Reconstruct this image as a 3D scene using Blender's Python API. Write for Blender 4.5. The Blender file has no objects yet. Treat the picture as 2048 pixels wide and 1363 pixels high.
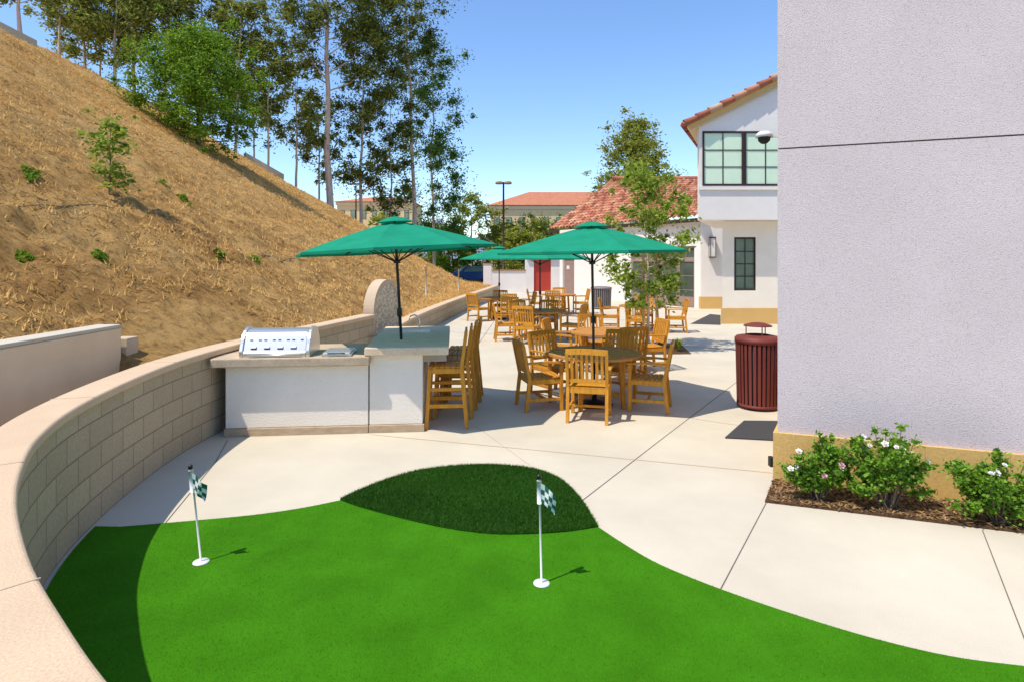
import bpy, math, random, bmesh
import numpy as np
from mathutils import Vector, Matrix, noise, Euler
S = bpy.context.scene; COL = S.collection
PI = math.pi; R = math.radians
rnd = random.Random(7)
H = 2.05; F = 1200.0; HY = 519.0
def g(px, py, z=0.0):
    Y = (H - z) * F / (py - HY); return ((px - 1024) / F * Y, Y)
def px2(px, Y): return (px - 1024) / F * Y
def pz(py, Y): return H + (HY - py) * Y / F

# ---------------------------------------------------------------- materials
def nt(name):
    m = bpy.data.materials.new(name); m.use_nodes = True
    t = m.node_tree; b = t.nodes['Principled BSDF']; return m, t, b
def N(t, kind, **kw):
    n = t.nodes.new(kind)
    for k, v in kw.items():
        if k in n.inputs: n.inputs[k].default_value = v
        else: setattr(n, k, v)
    return n
def c4(c): return (c[0], c[1], c[2], 1)
def ramp(t, stops):
    r = t.nodes.new('ShaderNodeValToRGB'); e = r.color_ramp.elements
    e[0].position, e[0].color = stops[0][0], c4(stops[0][1]); e[1].position, e[1].color = stops[-1][0], c4(stops[-1][1])
    for p, c in stops[1:-1]:
        x = e.new(p); x.color = c4(c)
    return r
def M(name, c1, c2=None, scale=3, rough=.8, bump=0, bscale=60, metallic=0, stretch=None, lo=.3, hi=.7, bdist=.01, fine=0, fscale=200, spec=.4):
    m, t, b = nt(name); L = t.links.new
    b.inputs['Roughness'].default_value = rough; b.inputs['Metallic'].default_value = metallic; b.inputs['Specular IOR Level'].default_value = spec
    tc = N(t, 'ShaderNodeTexCoord'); co = tc.outputs['Object']
    if stretch:
        mp = N(t, 'ShaderNodeMapping'); mp.inputs['Scale'].default_value = stretch; L(co, mp.inputs['Vector']); co = mp.outputs[0]
    if c2 is None: c2 = tuple(x * .85 for x in c1)
    n = N(t, 'ShaderNodeTexNoise', Scale=scale, Detail=8, Roughness=.6); L(co, n.inputs['Vector'])
    r = ramp(t, [(lo, c1), (hi, c2)]); L(n.outputs['Fac'], r.inputs[0]); out = r.outputs[0]
    if fine:
        n2 = N(t, 'ShaderNodeTexNoise', Scale=fscale, Detail=3); L(tc.outputs['Object'], n2.inputs['Vector'])
        r2 = ramp(t, [(.3, (1 - fine,) * 3), (.7, (1 + fine * .4,) * 3)]); L(n2.outputs['Fac'], r2.inputs[0])
        mx = N(t, 'ShaderNodeMix', data_type='RGBA', blend_type='MULTIPLY'); mx.inputs[0].default_value = 1
        L(out, mx.inputs[6]); L(r2.outputs[0], mx.inputs[7]); out = mx.outputs[2]
    L(out, b.inputs['Base Color'])
    if bump:
        bn = N(t, 'ShaderNodeTexNoise', Scale=bscale, Detail=5); L(tc.outputs['Object'], bn.inputs['Vector'])
        bp = N(t, 'ShaderNodeBump', Strength=bump, Distance=bdist); L(bn.outputs['Fac'], bp.inputs['Height']); L(bp.outputs[0], b.inputs['Normal'])
    return m
def leafmat(name, dark, light, trans=.3, mid=None, rough=.55, spec=.3):
    m, t, b = nt(name); L = t.links.new; b.inputs['Specular IOR Level'].default_value = spec
    ge = N(t, 'ShaderNodeNewGeometry'); tc = N(t, 'ShaderNodeTexCoord')
    n = N(t, 'ShaderNodeTexNoise', Scale=.9, Detail=3); L(tc.outputs['Object'], n.inputs['Vector'])
    a = N(t, 'ShaderNodeMath', operation='ADD'); L(ge.outputs['Random Per Island'], a.inputs[0]); L(n.outputs['Fac'], a.inputs[1])
    h = N(t, 'ShaderNodeMath', operation='MULTIPLY'); L(a.outputs[0], h.inputs[0]); h.inputs[1].default_value = .5
    r = ramp(t, [(.2, dark), (.5, mid or tuple((x + y) / 2 for x, y in zip(dark, light))), (.8, light)]); L(h.outputs[0], r.inputs[0])
    L(r.outputs[0], b.inputs['Base Color']); b.inputs['Roughness'].default_value = rough
    tr = N(t, 'ShaderNodeBsdfTranslucent'); L(r.outputs[0], tr.inputs['Color'])
    mx = N(t, 'ShaderNodeMixShader'); mx.inputs[0].default_value = trans
    L(b.outputs[0], mx.inputs[1]); L(tr.outputs[0], mx.inputs[2]); L(mx.outputs[0], t.nodes['Material Output'].inputs[0])
    return m
def brickmat(name, ca, cb, mort, bw, bh, ms=.006, bump=.5, off=.5):
    m, t, b = nt(name); L = t.links.new
    tc = N(t, 'ShaderNodeTexCoord')
    br = N(t, 'ShaderNodeTexBrick', Scale=1); br.offset = off
    br.inputs['Brick Width'].default_value = bw; br.inputs['Row Height'].default_value = bh; br.inputs['Mortar Size'].default_value = ms
    br.inputs['Mortar Smooth'].default_value = .3; br.inputs['Color1'].default_value = c4(ca); br.inputs['Color2'].default_value = c4(cb); br.inputs['Mortar'].default_value = c4(mort)
    L(tc.outputs['UV'], br.inputs['Vector'])
    n = N(t, 'ShaderNodeTexNoise', Scale=45, Detail=6); L(tc.outputs['Object'], n.inputs['Vector'])
    r = ramp(t, [(.3, (.86,) * 3), (.7, (1.06,) * 3)]); L(n.outputs['Fac'], r.inputs[0])
    mx = N(t, 'ShaderNodeMix', data_type='RGBA', blend_type='MULTIPLY'); mx.inputs[0].default_value = 1
    L(br.outputs['Color'], mx.inputs[6]); L(r.outputs[0], mx.inputs[7]); L(mx.outputs[2], b.inputs['Base Color'])
    ad = N(t, 'ShaderNodeMath', operation='MULTIPLY_ADD'); L(br.outputs['Fac'], ad.inputs[0]); ad.inputs[1].default_value = -1.6; L(n.outputs['Fac'], ad.inputs[2])
    bp = N(t, 'ShaderNodeBump', Strength=bump, Distance=.008); L(ad.outputs[0], bp.inputs['Height']); L(bp.outputs[0], b.inputs['Normal'])
    b.inputs['Roughness'].default_value = .9; b.inputs['Specular IOR Level'].default_value = .15
    return m

m_conc = M('concrete', (.64, .57, .45), (.53, .47, .37), scale=.9, rough=.9, bump=.25, bscale=120, fine=.1, fscale=160)
m_conc_t = M('concrete_tan', (.62, .49, .35), (.52, .41, .29), scale=2.5, rough=.9, bump=.3, bscale=90, fine=.1)
m_wallt = M('wall_cream', (.86, .66, .44), (.78, .59, .39), scale=2.5, rough=.95, bump=.3, bscale=90, fine=.1, spec=.1)
m_joint = M('joint', (.16, .14, .12), (.1, .09, .08), scale=8)
m_jointlight = M('joint_light', (.58, .45, .29), (.5, .38, .25), scale=8)
m_turf = M('turf', (.045, .2, .002), (.065, .28, .005), scale=2.2, rough=.9, bump=.8, bscale=420, bdist=.006, fine=.5, fscale=330, spec=.1)
m_turfblade = leafmat('turf_blade', (.03, .15, .001), (.17, .4, .015), .25, spec=.15)
m_fringe = M('fringe_soil', (.01, .05, .002), (.016, .075, .004), scale=40, bump=.5, spec=.1)
m_fringeblade = leafmat('fringe_blade', (.01, .05, .003), (.06, .19, .015), .2, spec=.15)
m_block = brickmat('block', (.43, .345, .235), (.49, .4, .275), (.25, .195, .13), .4, .2)
m_stoneb = brickmat('stone_base', (.66, .42, .145), (.69, .445, .16), (.48, .31, .12), .6, 3.0, ms=.003, bump=.25, off=0)
m_white = M('stucco_white', (.84, .8, .76), (.78, .74, .7), scale=1.5, rough=.95, bump=.4, bscale=50, bdist=.012)
m_whitew = M('stucco_warm', (.9, .83, .72), (.84, .77, .66), scale=2, rough=.95, bump=.8, bscale=70, bdist=.012)
m_cream = M('cream', (.78, .6, .33), (.7, .54, .3), scale=.2)
m_creamt = M('cream_trim', (.8, .66, .42), (.7, .58, .38), scale=.2)
m_wood = M('teak', (.70, .33, .042), (.48, .2, .02), scale=5, rough=.55, stretch=(6, 6, 1.2), bump=.15, bscale=80, spec=.2)
m_woodd = M('teak_dark', (.58, .28, .08), (.42, .18, .045), scale=5, rough=.8, stretch=(4, 12, 4), spec=.1)
m_black = M('black_metal', (.015, .015, .016), rough=.4)
m_bronze = M('bronze', (.05, .03, .025), (.04, .025, .02), rough=.45)
m_maroon = M('maroon', (.19, .042, .034), (.15, .033, .026), rough=.55, spec=.25)
m_greyslat = M('grey_slats', (.22, .2, .2), rough=.5)
m_red = M('red_paint', (.5, .05, .03), rough=.5)
m_mauve = M('mauve_door', (.32, .22, .19), rough=.6)
m_whitep = M('white_paint', (.8, .8, .8), rough=.35)
m_cap = M('coping', (.68, .5, .33), (.6, .44, .29), scale=2.2, rough=.9, bump=.25, bscale=130, fine=.16, fscale=110)
m_counter = M('counter_stone', (.6, .47, .33), (.42, .32, .22), scale=5, rough=.85, fine=.15, fscale=60, stretch=(1, 2.5, 1), spec=.15)
m_bartop = M('bar_stone', (.84, .66, .46), (.68, .52, .36), scale=5, rough=.9, fine=.15, fscale=60, stretch=(1, 2.5, 1), spec=.05)
m_trav = M('travertine', (.54, .41, .27), (.4, .29, .18), scale=7, rough=.7, bump=.2, stretch=(1, 1, 4))
m_steel = M('steel', (.88, .84, .78), (.76, .72, .68), scale=30, rough=.33, metallic=.85, stretch=(1, 20, 20))
m_dark = M('dark', (.02, .02, .02), rough=.6)
m_mat = M('door_mat', (.075, .072, .075), (.045, .045, .05), scale=60, bump=.8, bscale=250)
m_mulch = M('mulch', (.16, .085, .04), (.06, .03, .015), scale=45, rough=1, bump=1, bscale=80, bdist=.03)
m_asph = M('asphalt', (.08, .08, .08), rough=.9)
m_bark = M('euc_bark', (.7, .54, .42), (.45, .32, .24), scale=2.5, stretch=(3, 3, .6), bump=.4, bscale=20)
m_bark2 = M('brown_bark', (.2, .14, .09), (.11, .08, .05), scale=5, bump=.5, bscale=30)
m_stake = M('stake_wood', (.6, .4, .19), rough=.8)
m_euc = leafmat('euc_leaf', (.055, .075, .012), (.24, .27, .05), .4, spec=.12)
m_euc2 = leafmat('euc_leaf_pale', (.12, .155, .025), (.38, .4, .09), .45, spec=.12)
m_bush = leafmat('bush_leaf', (.07, .17, .008), (.3, .44, .04), .42, spec=.15)
m_ylw = leafmat('yellowgreen_leaf', (.15, .2, .018), (.46, .46, .06), .45)
m_young = leafmat('young_leaf', (.13, .22, .02), (.42, .52, .07), .5)
m_rose = leafmat('rose_leaf', (.06, .17, .008), (.3, .52, .045), .42)
m_deep = leafmat('deep_leaf', (.05, .12, .018), (.2, .31, .055), .42, spec=.12)
m_olive = leafmat('olive_leaf', (.16, .19, .025), (.46, .47, .09), .5, spec=.12)
m_pet_w = M('petal_white', (.85, .8, .77), rough=.6); m_pet_p = M('petal_pink', (.8, .45, .52), rough=.6)
m_straw = leafmat('straw', (.52, .29, .08), (.86, .58, .22), .25, rough=.9, spec=.1)
m_glassg = M('blind_glass', (.7, .88, .68), (.64, .82, .62), rough=.6)
m_glassd = M('dark_glass', (.13, .19, .14), (.26, .34, .25), scale=.8, rough=.08)
m_carb = M('car_blue', (.02, .08, .22), rough=.2); m_carw = M('car_silver', (.4, .42, .45), rough=.2)
m_mount = M('mountain', (.22, .26, .3), (.17, .2, .24), scale=.05)
m_hose = M('hose_black', (.2, .13, .08), rough=.7)
m_basetan = M('base_tan', (.66, .42, .15), (.6, .38, .135), scale=2)

m_stucco, t, b = nt('stucco_pinkish_grey'); L = t.links.new
tc = N(t, 'ShaderNodeTexCoord')
n0 = N(t, 'ShaderNodeTexNoise', Scale=1.1, Detail=6); L(tc.outputs['Object'], n0.inputs['Vector'])
r0 = ramp(t, [(.3, (.70, .60, .60)), (.7, (.64, .545, .545))]); L(n0.outputs['Fac'], r0.inputs[0])
n1 = N(t, 'ShaderNodeTexNoise', Scale=110, Detail=4, Roughness=.7); L(tc.outputs['Object'], n1.inputs['Vector'])
r1 = ramp(t, [(.3, (.55, .53, .55)), (.46, (.96, .96, .96)), (.7, (1.08, 1.08, 1.08))]); L(n1.outputs['Fac'], r1.inputs[0])
mx = N(t, 'ShaderNodeMix', data_type='RGBA', blend_type='MULTIPLY'); mx.inputs[0].default_value = 1; L(r0.outputs[0], mx.inputs[6]); L(r1.outputs[0], mx.inputs[7]); L(mx.outputs[2], b.inputs['Base Color'])
bp = N(t, 'ShaderNodeBump', Strength=.8, Distance=.009); L(n1.outputs['Fac'], bp.inputs['Height']); L(bp.outputs[0], b.inputs['Normal']); b.inputs['Roughness'].default_value = .95; b.inputs['Specular IOR Level'].default_value = .2
# canopy
m_can, t, b = nt('canopy'); L = t.links.new
tc = N(t, 'ShaderNodeTexCoord'); wv = N(t, 'ShaderNodeTexNoise', Scale=4, Detail=4); L(tc.outputs['Object'], wv.inputs['Vector'])
r = ramp(t, [(.3, (.01, .265, .15)), (.7, (.016, .32, .19))]); L(wv.outputs['Fac'], r.inputs[0]); L(r.outputs[0], b.inputs['Base Color'])
b.inputs['Roughness'].default_value = .9; b.inputs['Specular IOR Level'].default_value = .15
tr = N(t, 'ShaderNodeBsdfTranslucent'); L(r.outputs[0], tr.inputs['Color']); mx = N(t, 'ShaderNodeMixShader'); mx.inputs[0].default_value = .22
L(b.outputs[0], mx.inputs[1]); L(tr.outputs[0], mx.inputs[2]); L(mx.outputs[0], t.nodes['Material Output'].inputs[0])
# flag check
m_flag, t, b = nt('flag_check'); L = t.links.new
tc = N(t, 'ShaderNodeTexCoord'); ck = N(t, 'ShaderNodeTexChecker', Scale=1); ck.inputs['Color1'].default_value = (.01, .13, .06, 1); ck.inputs['Color2'].default_value = (.8, .8, .8, 1)
L(tc.outputs['UV'], ck.inputs['Vector']); L(ck.outputs[0], b.inputs['Base Color']); b.inputs['Roughness'].default_value = .6
# tiles
m_tile, t, b = nt('roof_tile'); L = t.links.new
tc = N(t, 'ShaderNodeTexCoord'); fl = N(t, 'ShaderNodeVectorMath', operation='FLOOR'); L(tc.outputs['UV'], fl.inputs[0])
wn = N(t, 'ShaderNodeTexWhiteNoise', noise_dimensions='3D'); L(fl.outputs[0], wn.inputs['Vector'])
r = ramp(t, [(0, (.2, .06, .035)), (.35, (.42, .135, .07)), (.7, (.52, .21, .115)), (1, (.54, .35, .22))]); L(wn.outputs['Value'], r.inputs[0]); L(r.outputs[0], b.inputs['Base Color']); b.inputs['Roughness'].default_value = .85
# pebble mosaic
m_peb, t, b = nt('pebble'); L = t.links.new
tc = N(t, 'ShaderNodeTexCoord'); vo = N(t, 'ShaderNodeTexVoronoi', Scale=20); L(tc.outputs['Object'], vo.inputs['Vector'])
r = ramp(t, [(.0, (.44, .44, .34)), (.5, (.64, .56, .4)), (1, (.78, .66, .5))]); L(vo.outputs['Color'], r.inputs[0])
r2 = ramp(t, [(.35, (1, 1, 1)), (.7, (.6, .6, .6))]); L(vo.outputs['Distance'], r2.inputs[0])
mx = N(t, 'ShaderNodeMix', data_type='RGBA', blend_type='MULTIPLY'); mx.inputs[0].default_value = 1; L(r.outputs[0], mx.inputs[6]); L(r2.outputs[0], mx.inputs[7]); L(mx.outputs[2], b.inputs['Base Color'])
# hill
m_hill, t, b = nt('hill_dirt'); L = t.links.new
tc = N(t, 'ShaderNodeTexCoord'); co = tc.outputs['Object']
n1 = N(t, 'ShaderNodeTexNoise', Scale=.5, Detail=9, Roughness=.7); L(co, n1.inputs['Vector'])
r1 = ramp(t, [(.3, (.42, .235, .085)), (.44, (.56, .33, .125)), (.56, (.68, .43, .17)), (.72, (.58, .39, .18))]); L(n1.outputs['Fac'], r1.inputs[0])
n2 = N(t, 'ShaderNodeTexNoise', Scale=6, Detail=10, Roughness=.85); L(co, n2.inputs['Vector'])
r2 = ramp(t, [(.34, (.34, .28, .21)), (.49, (.92, .89, .85)), (.68, (1.3, 1.25, 1.1))]); L(n2.outputs['Fac'], r2.inputs[0])
mx = N(t, 'ShaderNodeMix', data_type='RGBA', blend_type='MULTIPLY'); mx.inputs[0].default_value = 1; L(r1.outputs[0], mx.inputs[6]); L(r2.outputs[0], mx.inputs[7]); L(mx.outputs[2], b.inputs['Base Color'])
bp = N(t, 'ShaderNodeBump', Strength=1, Distance=.13); L(n2.outputs['Fac'], bp.inputs['Height']); L(bp.outputs[0], b.inputs['Normal']); b.inputs['Roughness'].default_value = 1; b.inputs['Specular IOR Level'].default_value = .05

# ---------------------------------------------------------------- mesh builder
class MB:
    def __init__(s): s.v = []; s.f = []; s.uv = {}; s.sm = set()
    def add(s, vs, fs, uvs=None, smooth=False):
        o = len(s.v); s.v += [tuple(p) for p in vs]
        for i, f in enumerate(fs):
            if uvs: s.uv[len(s.f)] = uvs[i]
            if smooth: s.sm.add(len(s.f))
            s.f.append([o + k for k in f])
        return s
    def box(s, x0, x1, y0, y1, z0, z1):
        return s.add([(x0, y0, z0), (x1, y0, z0), (x1, y1, z0), (x0, y1, z0), (x0, y0, z1), (x1, y0, z1), (x1, y1, z1), (x0, y1, z1)],
              [(0, 3, 2, 1), (4, 5, 6, 7), (0, 1, 5, 4), (1, 2, 6, 5), (2, 3, 7, 6), (3, 0, 4, 7)])
    def bar(s, p, q, w, h, up=(0, 0, 1)):
        p = Vector(p); q = Vector(q); d = (q - p).normalized(); u = Vector(up)
        if abs(d.dot(u)) > .98: u = Vector((0, 1, 0))
        a = d.cross(u).normalized() * w / 2; c = a.cross(d).normalized() * h / 2
        vs = [p - a - c, p + a - c, p + a + c, p - a + c, q - a - c, q + a - c, q + a + c, q - a + c]
        return s.add(vs, [(0, 1, 2, 3), (7, 6, 5, 4), (4, 5, 1, 0), (5, 6, 2, 1), (6, 7, 3, 2), (7, 4, 0, 3)])
    def tube(s, pts, rad, n=8, caps=True):
        pts = [Vector(p) for p in pts]
        if not isinstance(rad, (list, tuple)): rad = [rad] * len(pts)
        vs = []
        for i, p in enumerate(pts):
            d = (pts[min(i + 1, len(pts) - 1)] - pts[max(i - 1, 0)]).normalized()
            ref = Vector((0, 0, 1)) if abs(d.z) < .9 else Vector((1, 0, 0))
            a = d.cross(ref).normalized(); c = d.cross(a)
            for k in range(n):
                th = 2 * PI * k / n; vs.append(p + (a * math.cos(th) + c * math.sin(th)) * rad[i])
        fs = [(i * n + k, i * n + (k + 1) % n, (i + 1) * n + (k + 1) % n, (i + 1) * n + k) for i in range(len(pts) - 1) for k in range(n)]
        s.add(vs, fs, smooth=True)
        if caps:
            o = len(s.v) - len(vs); s.f.append([o + k for k in range(n)]); s.f.append([o + len(vs) - n + k for k in range(n)][::-1])
        return s
    def lathe(s, prof, n=24, c=(0, 0, 0), smooth=True):
        vs = [(c[0] + r * math.cos(2 * PI * k / n), c[1] + r * math.sin(2 * PI * k / n), c[2] + z) for r, z in prof for k in range(n)]
        fs = [(i * n + k, i * n + (k + 1) % n, (i + 1) * n + (k + 1) % n, (i + 1) * n + k) for i in range(len(prof) - 1) for k in range(n)]
        return s.add(vs, fs, smooth=smooth)
    def prism(s, poly, z0, z1):
        n = len(poly); vs = [(x, y, z0) for x, y in poly] + [(x, y, z1) for x, y in poly]
        fs = [list(range(n))[::-1], list(range(n, 2 * n))]; uv = [[(x, y) for x, y in poly][::-1], [(x, y) for x, y in poly]]; u = 0
        for i in range(n):
            j = (i + 1) % n; l = math.dist(poly[i], poly[j])
            fs.append((i, j, n + j, n + i)); uv.append([(u, z0), (u + l, z0), (u + l, z1), (u, z1)]); u += l
        return s.add(vs, fs, uv)
    def vprism(s, poly, y0, y1):   # polygon in XZ, extruded along y
        n = len(poly); vs = [(x, y0, z) for x, z in poly] + [(x, y1, z) for x, z in poly]
        fs = [list(range(n)), list(range(n, 2 * n))[::-1]] + [((i + 1) % n, i, n + i, n + (i + 1) % n) for i in range(n)]
        return s.add(vs, fs)
    def build(s, name, mat, parent=None, loc=None, bevel=0):
        me = bpy.data.meshes.new(name); me.from_pydata(s.v, [], s.f)
        if s.uv:
            ul = me.uv_layers.new(name='UVMap')
            for p in me.polygons:
                if p.index in s.uv:
                    for li, c in zip(p.loop_indices, s.uv[p.index]): ul.data[li].uv = c
        for i in s.sm: me.polygons[i].use_smooth = True
        me.materials.append(mat); me.update()
        o = bpy.data.objects.new(name, me); COL.objects.link(o)
        if parent: o.parent = parent
        if loc: o.location = loc
        if bevel:
            bv = o.modifiers.new('b', 'BEVEL'); bv.width = bevel; bv.segments = 2; bv.limit_method = 'ANGLE'
        return o
def fast_mesh(name, V, k, mat):
    n = len(V) // k; me = bpy.data.meshes.new(name)
    me.vertices.add(len(V)); me.vertices.foreach_set('co', np.asarray(V, dtype=np.float32).ravel())
    me.loops.add(n * k); me.loops.foreach_set('vertex_index', np.arange(n * k, dtype=np.int32))
    me.polygons.add(n); me.polygons.foreach_set('loop_start', np.arange(0, n * k, k, dtype=np.int32))
    me.polygons.foreach_set('loop_total', np.full(n, k, dtype=np.int32)); me.update(calc_edges=True); me.validate(); me.materials.append(mat)
    return me
def linkmesh(name, me, parent=None):
    o = bpy.data.objects.new(name, me); COL.objects.link(o)
    if parent: o.parent = parent
    return o
def tag(o, label, cat, group=None, kind=None):
    if label: o['label'] = label
    if cat: o['category'] = cat
    if group: o['group'] = group
    if kind: o['kind'] = kind
    return o
def thing(name, label, cat, loc=(0, 0, 0), rz=0, group=None):
    o = bpy.data.objects.new(name, None); COL.objects.link(o); o.location = loc; o.rotation_euler = (0, 0, rz); o.empty_display_size = .1
    return tag(o, label, cat, group)
def struct(o, label=None, cat=None): return tag(o, label, cat, None, 'structure')
def dup(root, loc, rz, label, rx=0, ry=0):
    r = root.copy(); COL.objects.link(r); r.location = loc; r.rotation_euler = (rx, ry, rz); r['label'] = label
    for ch in list(root.children):
        c = ch.copy(); COL.objects.link(c); c.parent = r
        for gch in ch.children:
            d = gch.copy(); COL.objects.link(d); d.parent = c
    return r
def bm_fix(o):
    bm = bmesh.new(); bm.from_mesh(o.data); bmesh.ops.recalc_face_normals(bm, faces=bm.faces); bm.to_mesh(o.data); bm.free()

# ---------------------------------------------------------------- curved wall paths
def catmull(P, k=8):
    out = []
    for i in range(len(P) - 1):
        p0 = P[max(i - 1, 0)]; p1 = P[i]; p2 = P[i + 1]; p3 = P[min(i + 2, len(P) - 1)]
        for j in range(k):
            t = j / k
            out.append(tuple(.5 * ((2 * p1[a]) + (-p0[a] + p2[a]) * t + (2 * p0[a] - 5 * p1[a] + 4 * p2[a] - p3[a]) * t * t + (-p0[a] + 3 * p1[a] - 3 * p2[a] + p3[a]) * t ** 3) for a in (0, 1)))
    out.append(tuple(P[-1])); return out
def offset(P, d):
    out = []
    for i, p in enumerate(P):
        a = Vector(P[max(i - 1, 0)]); c = Vector(P[min(i + 1, len(P) - 1)]); t = (c - a).normalized()
        out.append((p[0] - t.y * d, p[1] + t.x * d))
    return out
W1 = catmull([(4.5, .55), (2.2, .62), (.9, .75), (.3, .85), (-.2, 1.0), (-.62, 1.22), (-.99, 1.49), (-1.32, 1.77), (-1.71, 2.13), (-2.16, 2.62), (-2.50, 3.07), (-2.81, 3.57), (-3.10, 4.26), (-3.33, 5.23), (-3.46, 6.3), (-3.42, 7.4), (-3.2, 8.7), (-2.92, 10), (-2.62, 11.5)])
W2 = catmull([(-2.5, 12.95), (-2.5, 15), (-2.32, 18.5), (-1.85, 24), (-1.3, 29), (-.75, 34.6)])
def curved_wall(P, z0, z1, label):
    root = thing('curved_retaining_wall', label, 'wall', (P[len(P)//2][0], P[len(P)//2][1], 0))
    ox, oy = root.location.x, root.location.y
    def strip(inner, outer, za, zb, name, mat, bev=0):
        m = MB(); u = 0; n = len(inner)
        vs = []
        for a, c in zip(inner, outer):
            vs += [(a[0] - ox, a[1] - oy, za), (a[0] - ox, a[1] - oy, zb), (c[0] - ox, c[1] - oy, zb), (c[0] - ox, c[1] - oy, za)]
        fs = []; uv = []
        for i in range(n - 1):
            l = math.dist(inner[i], inner[i + 1]); k = 4 * i
            for (p, q, va, vb) in ((0, 1, za, zb), (1, 2, 0, .3), (2, 3, zb, za), (3, 0, 0, .3)):
                fs.append((k + p, k + q, k + 4 + q, k + 4 + p)); uv.append([(u, va), (u, vb), (u + l, vb), (u + l, va)])
            u += l
        fs += [(0, 3, 2, 1), (4 * n - 4, 4 * n - 3, 4 * n - 2, 4 * n - 1)]; uv += [[(0, 0)] * 4] * 2
        m.add(vs, fs, uv); o = m.build(name, mat, root)
        bm_fix(o)
        if bev:
            bv = o.modifiers.new('b', 'BEVEL'); bv.width = bev; bv.segments = 4; bv.limit_method = 'ANGLE'; bv.angle_limit = R(50)
        return o
    strip(offset(P, .035), offset(P, .25), z0, z1 - .075, 'block_courses', m_block)
    inn = P; out = offset(P, .3)
    strip(inn, out, z1 - .073, z1, 'coping', m_cap, .022)
    acc = 0
    for i in range(1, len(P) - 1):
        acc += math.dist(P[i], P[i - 1])
        if acc > 1.5:
            acc = 0; a = inn[i]; c = out[i]
            MB().bar((a[0] - ox, a[1] - oy, z1 - .0), (c[0] - ox, c[1] - oy, z1 - .0), .004, .005).build('coping_joint', m_conc_t, root)
    return root
curved_wall(W1, 0, 1.0, 'tan block retaining wall curving around the putting green to the grill island')
curved_wall(W2, 0, .58, 'low tan block wall running along the hill foot beyond the fountain')
OUT = offset(W1, .2) ; OUT2 = offset(W2, .2)
ys_ = [(p[1], p[0]) for p in OUT if p[1] > 1.3 and p[0] < -1] + [(p[1], p[0]) for p in OUT2] + [(40, -1.6), (46, -4.0), (52, -7.5), (60, -9), (100, -12)]
ys_.sort(); YA = [a for a, _ in ys_]; XA = [c for _, c in ys_]
def outer(Y): return float(np.interp(Y, YA, XA))
def hill0(X, Y):
    if Y < 6.45 and X > -4.36: return .25
    toe = -4.05 if Y < 6.45 else min(outer(Y), float(np.interp(Y, [6.45, 9], [-4.05, -3.3])))
    base = float(np.interp(Y, [7, 11, 14, 40, 50], [.9, .86, .46, .42, .1]))
    s = float(np.interp(Y, [10, 20, 28, 35, 45], [.62, .63, .62, .6, .55]))
    d = max(0, toe - X)
    z1 = base + s * d * (d / (d + .15))
    z2 = 10.2 + .55 * max(0, min(-X - 17.5, 4.5)) + .02 * max(0, -X - 22)
    z3 = 11.3 - .8 * (Y - 42) + .18 * (-X - 18.4)
    k = .35; mn = min(z1, z2, z3)
    z = mn - k * math.log(math.exp(-(z1 - mn) / k) + math.exp(-(z2 - mn) / k) + math.exp(-(z3 - mn) / k)) if mn > 1.6 else mn
    return max(z, -.1)
def hz(X, Y):
    z = hill0(X, Y); toe = outer(Y); a = min(1, max(0, (toe - X - .4) / 1.5))
    if z > -.05 and not (Y < 6.5 and X > -4.6):
        z += a * (.3 * noise.noise(Vector((X * .22, Y * .22, 3))) + .15 * noise.noise(Vector((X * .9, Y * .9, 9))))
        z += (.03 + .11 * a) * (1 - 2 * abs(noise.noise(Vector((X * 1.5, Y * 2.0, 1))))) * (1 if Y < 30 else .6)
        z += (.02 + .05 * a) * noise.noise(Vector((X * 5, Y * 5, 1)))
    return z
YS = []; y = 1.45
while y < 100: YS.append(y); y += .035 + y * .0085
TS = []; tt = 0
while tt < 75: TS.append(tt); tt += .05 + tt * .012
vs = []
for Y in YS:
    x0 = outer(Y)
    for tt in TS:
        X = x0 - tt; vs.append((X, Y, hz(X, Y)))
nT = len(TS)
fs = [(i * nT + j, i * nT + j + 1, (i + 1) * nT + j + 1, (i + 1) * nT + j) for i in range(len(YS) - 1) for j in range(nT - 1)]
mb = MB(); mb.add(vs, fs, smooth=True); o = mb.build('hillside', m_hill); o.data.flip_normals(); struct(o)
# straw
V = []
for i in range(120000):
    Y = 4 + 42 * rnd.random() ** 1.4; tt = .15 + 26 * rnd.random() ** 1.3; X = outer(Y) - tt
    if Y < 9 and X > -4.6: continue
    dn = noise.noise(Vector((X * .6, Y * .6, 20))) + .6 * noise.noise(Vector((X * 2.2, Y * 2.2, 4)))
    if dn < -.05 and rnd.random() < .6: continue
    z = hz(X, Y)
    if z < .1: continue
    for k in range(2):
        a = rnd.gauss(0.0, 1.2); l = (.05 + .09 * rnd.random()) * (1 + Y * .01); w = .0035 + .0004 * Y
        el = rnd.random() ** 2 * .9
        dx, dy, dz = math.cos(a) * math.cos(el) * l, math.sin(a) * math.cos(el) * l, math.sin(el) * l - .5 * math.cos(a) * l * math.cos(el)
        if rnd.random() < .5: dx, dy, dz = -dx, -dy, -dz + 2 * math.sin(el) * l
        ox, oy = rnd.gauss(0, .05), rnd.gauss(0, .05)
        b0 = (X + ox, Y + oy, z + .008)
        V += [(b0[0] - math.sin(a) * w, b0[1] + math.cos(a) * w, b0[2]), (b0[0] + math.sin(a) * w, b0[1] - math.cos(a) * w, b0[2]), (b0[0] + dx, b0[1] + dy, b0[2] + dz + .015)]
o = linkmesh('dry_straw', fast_mesh('dry_straw', V, 3, m_straw)); tag(o, 'dry yellow straw and cut grass lying on the brown hillside', 'dry grass', kind='stuff')

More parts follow.
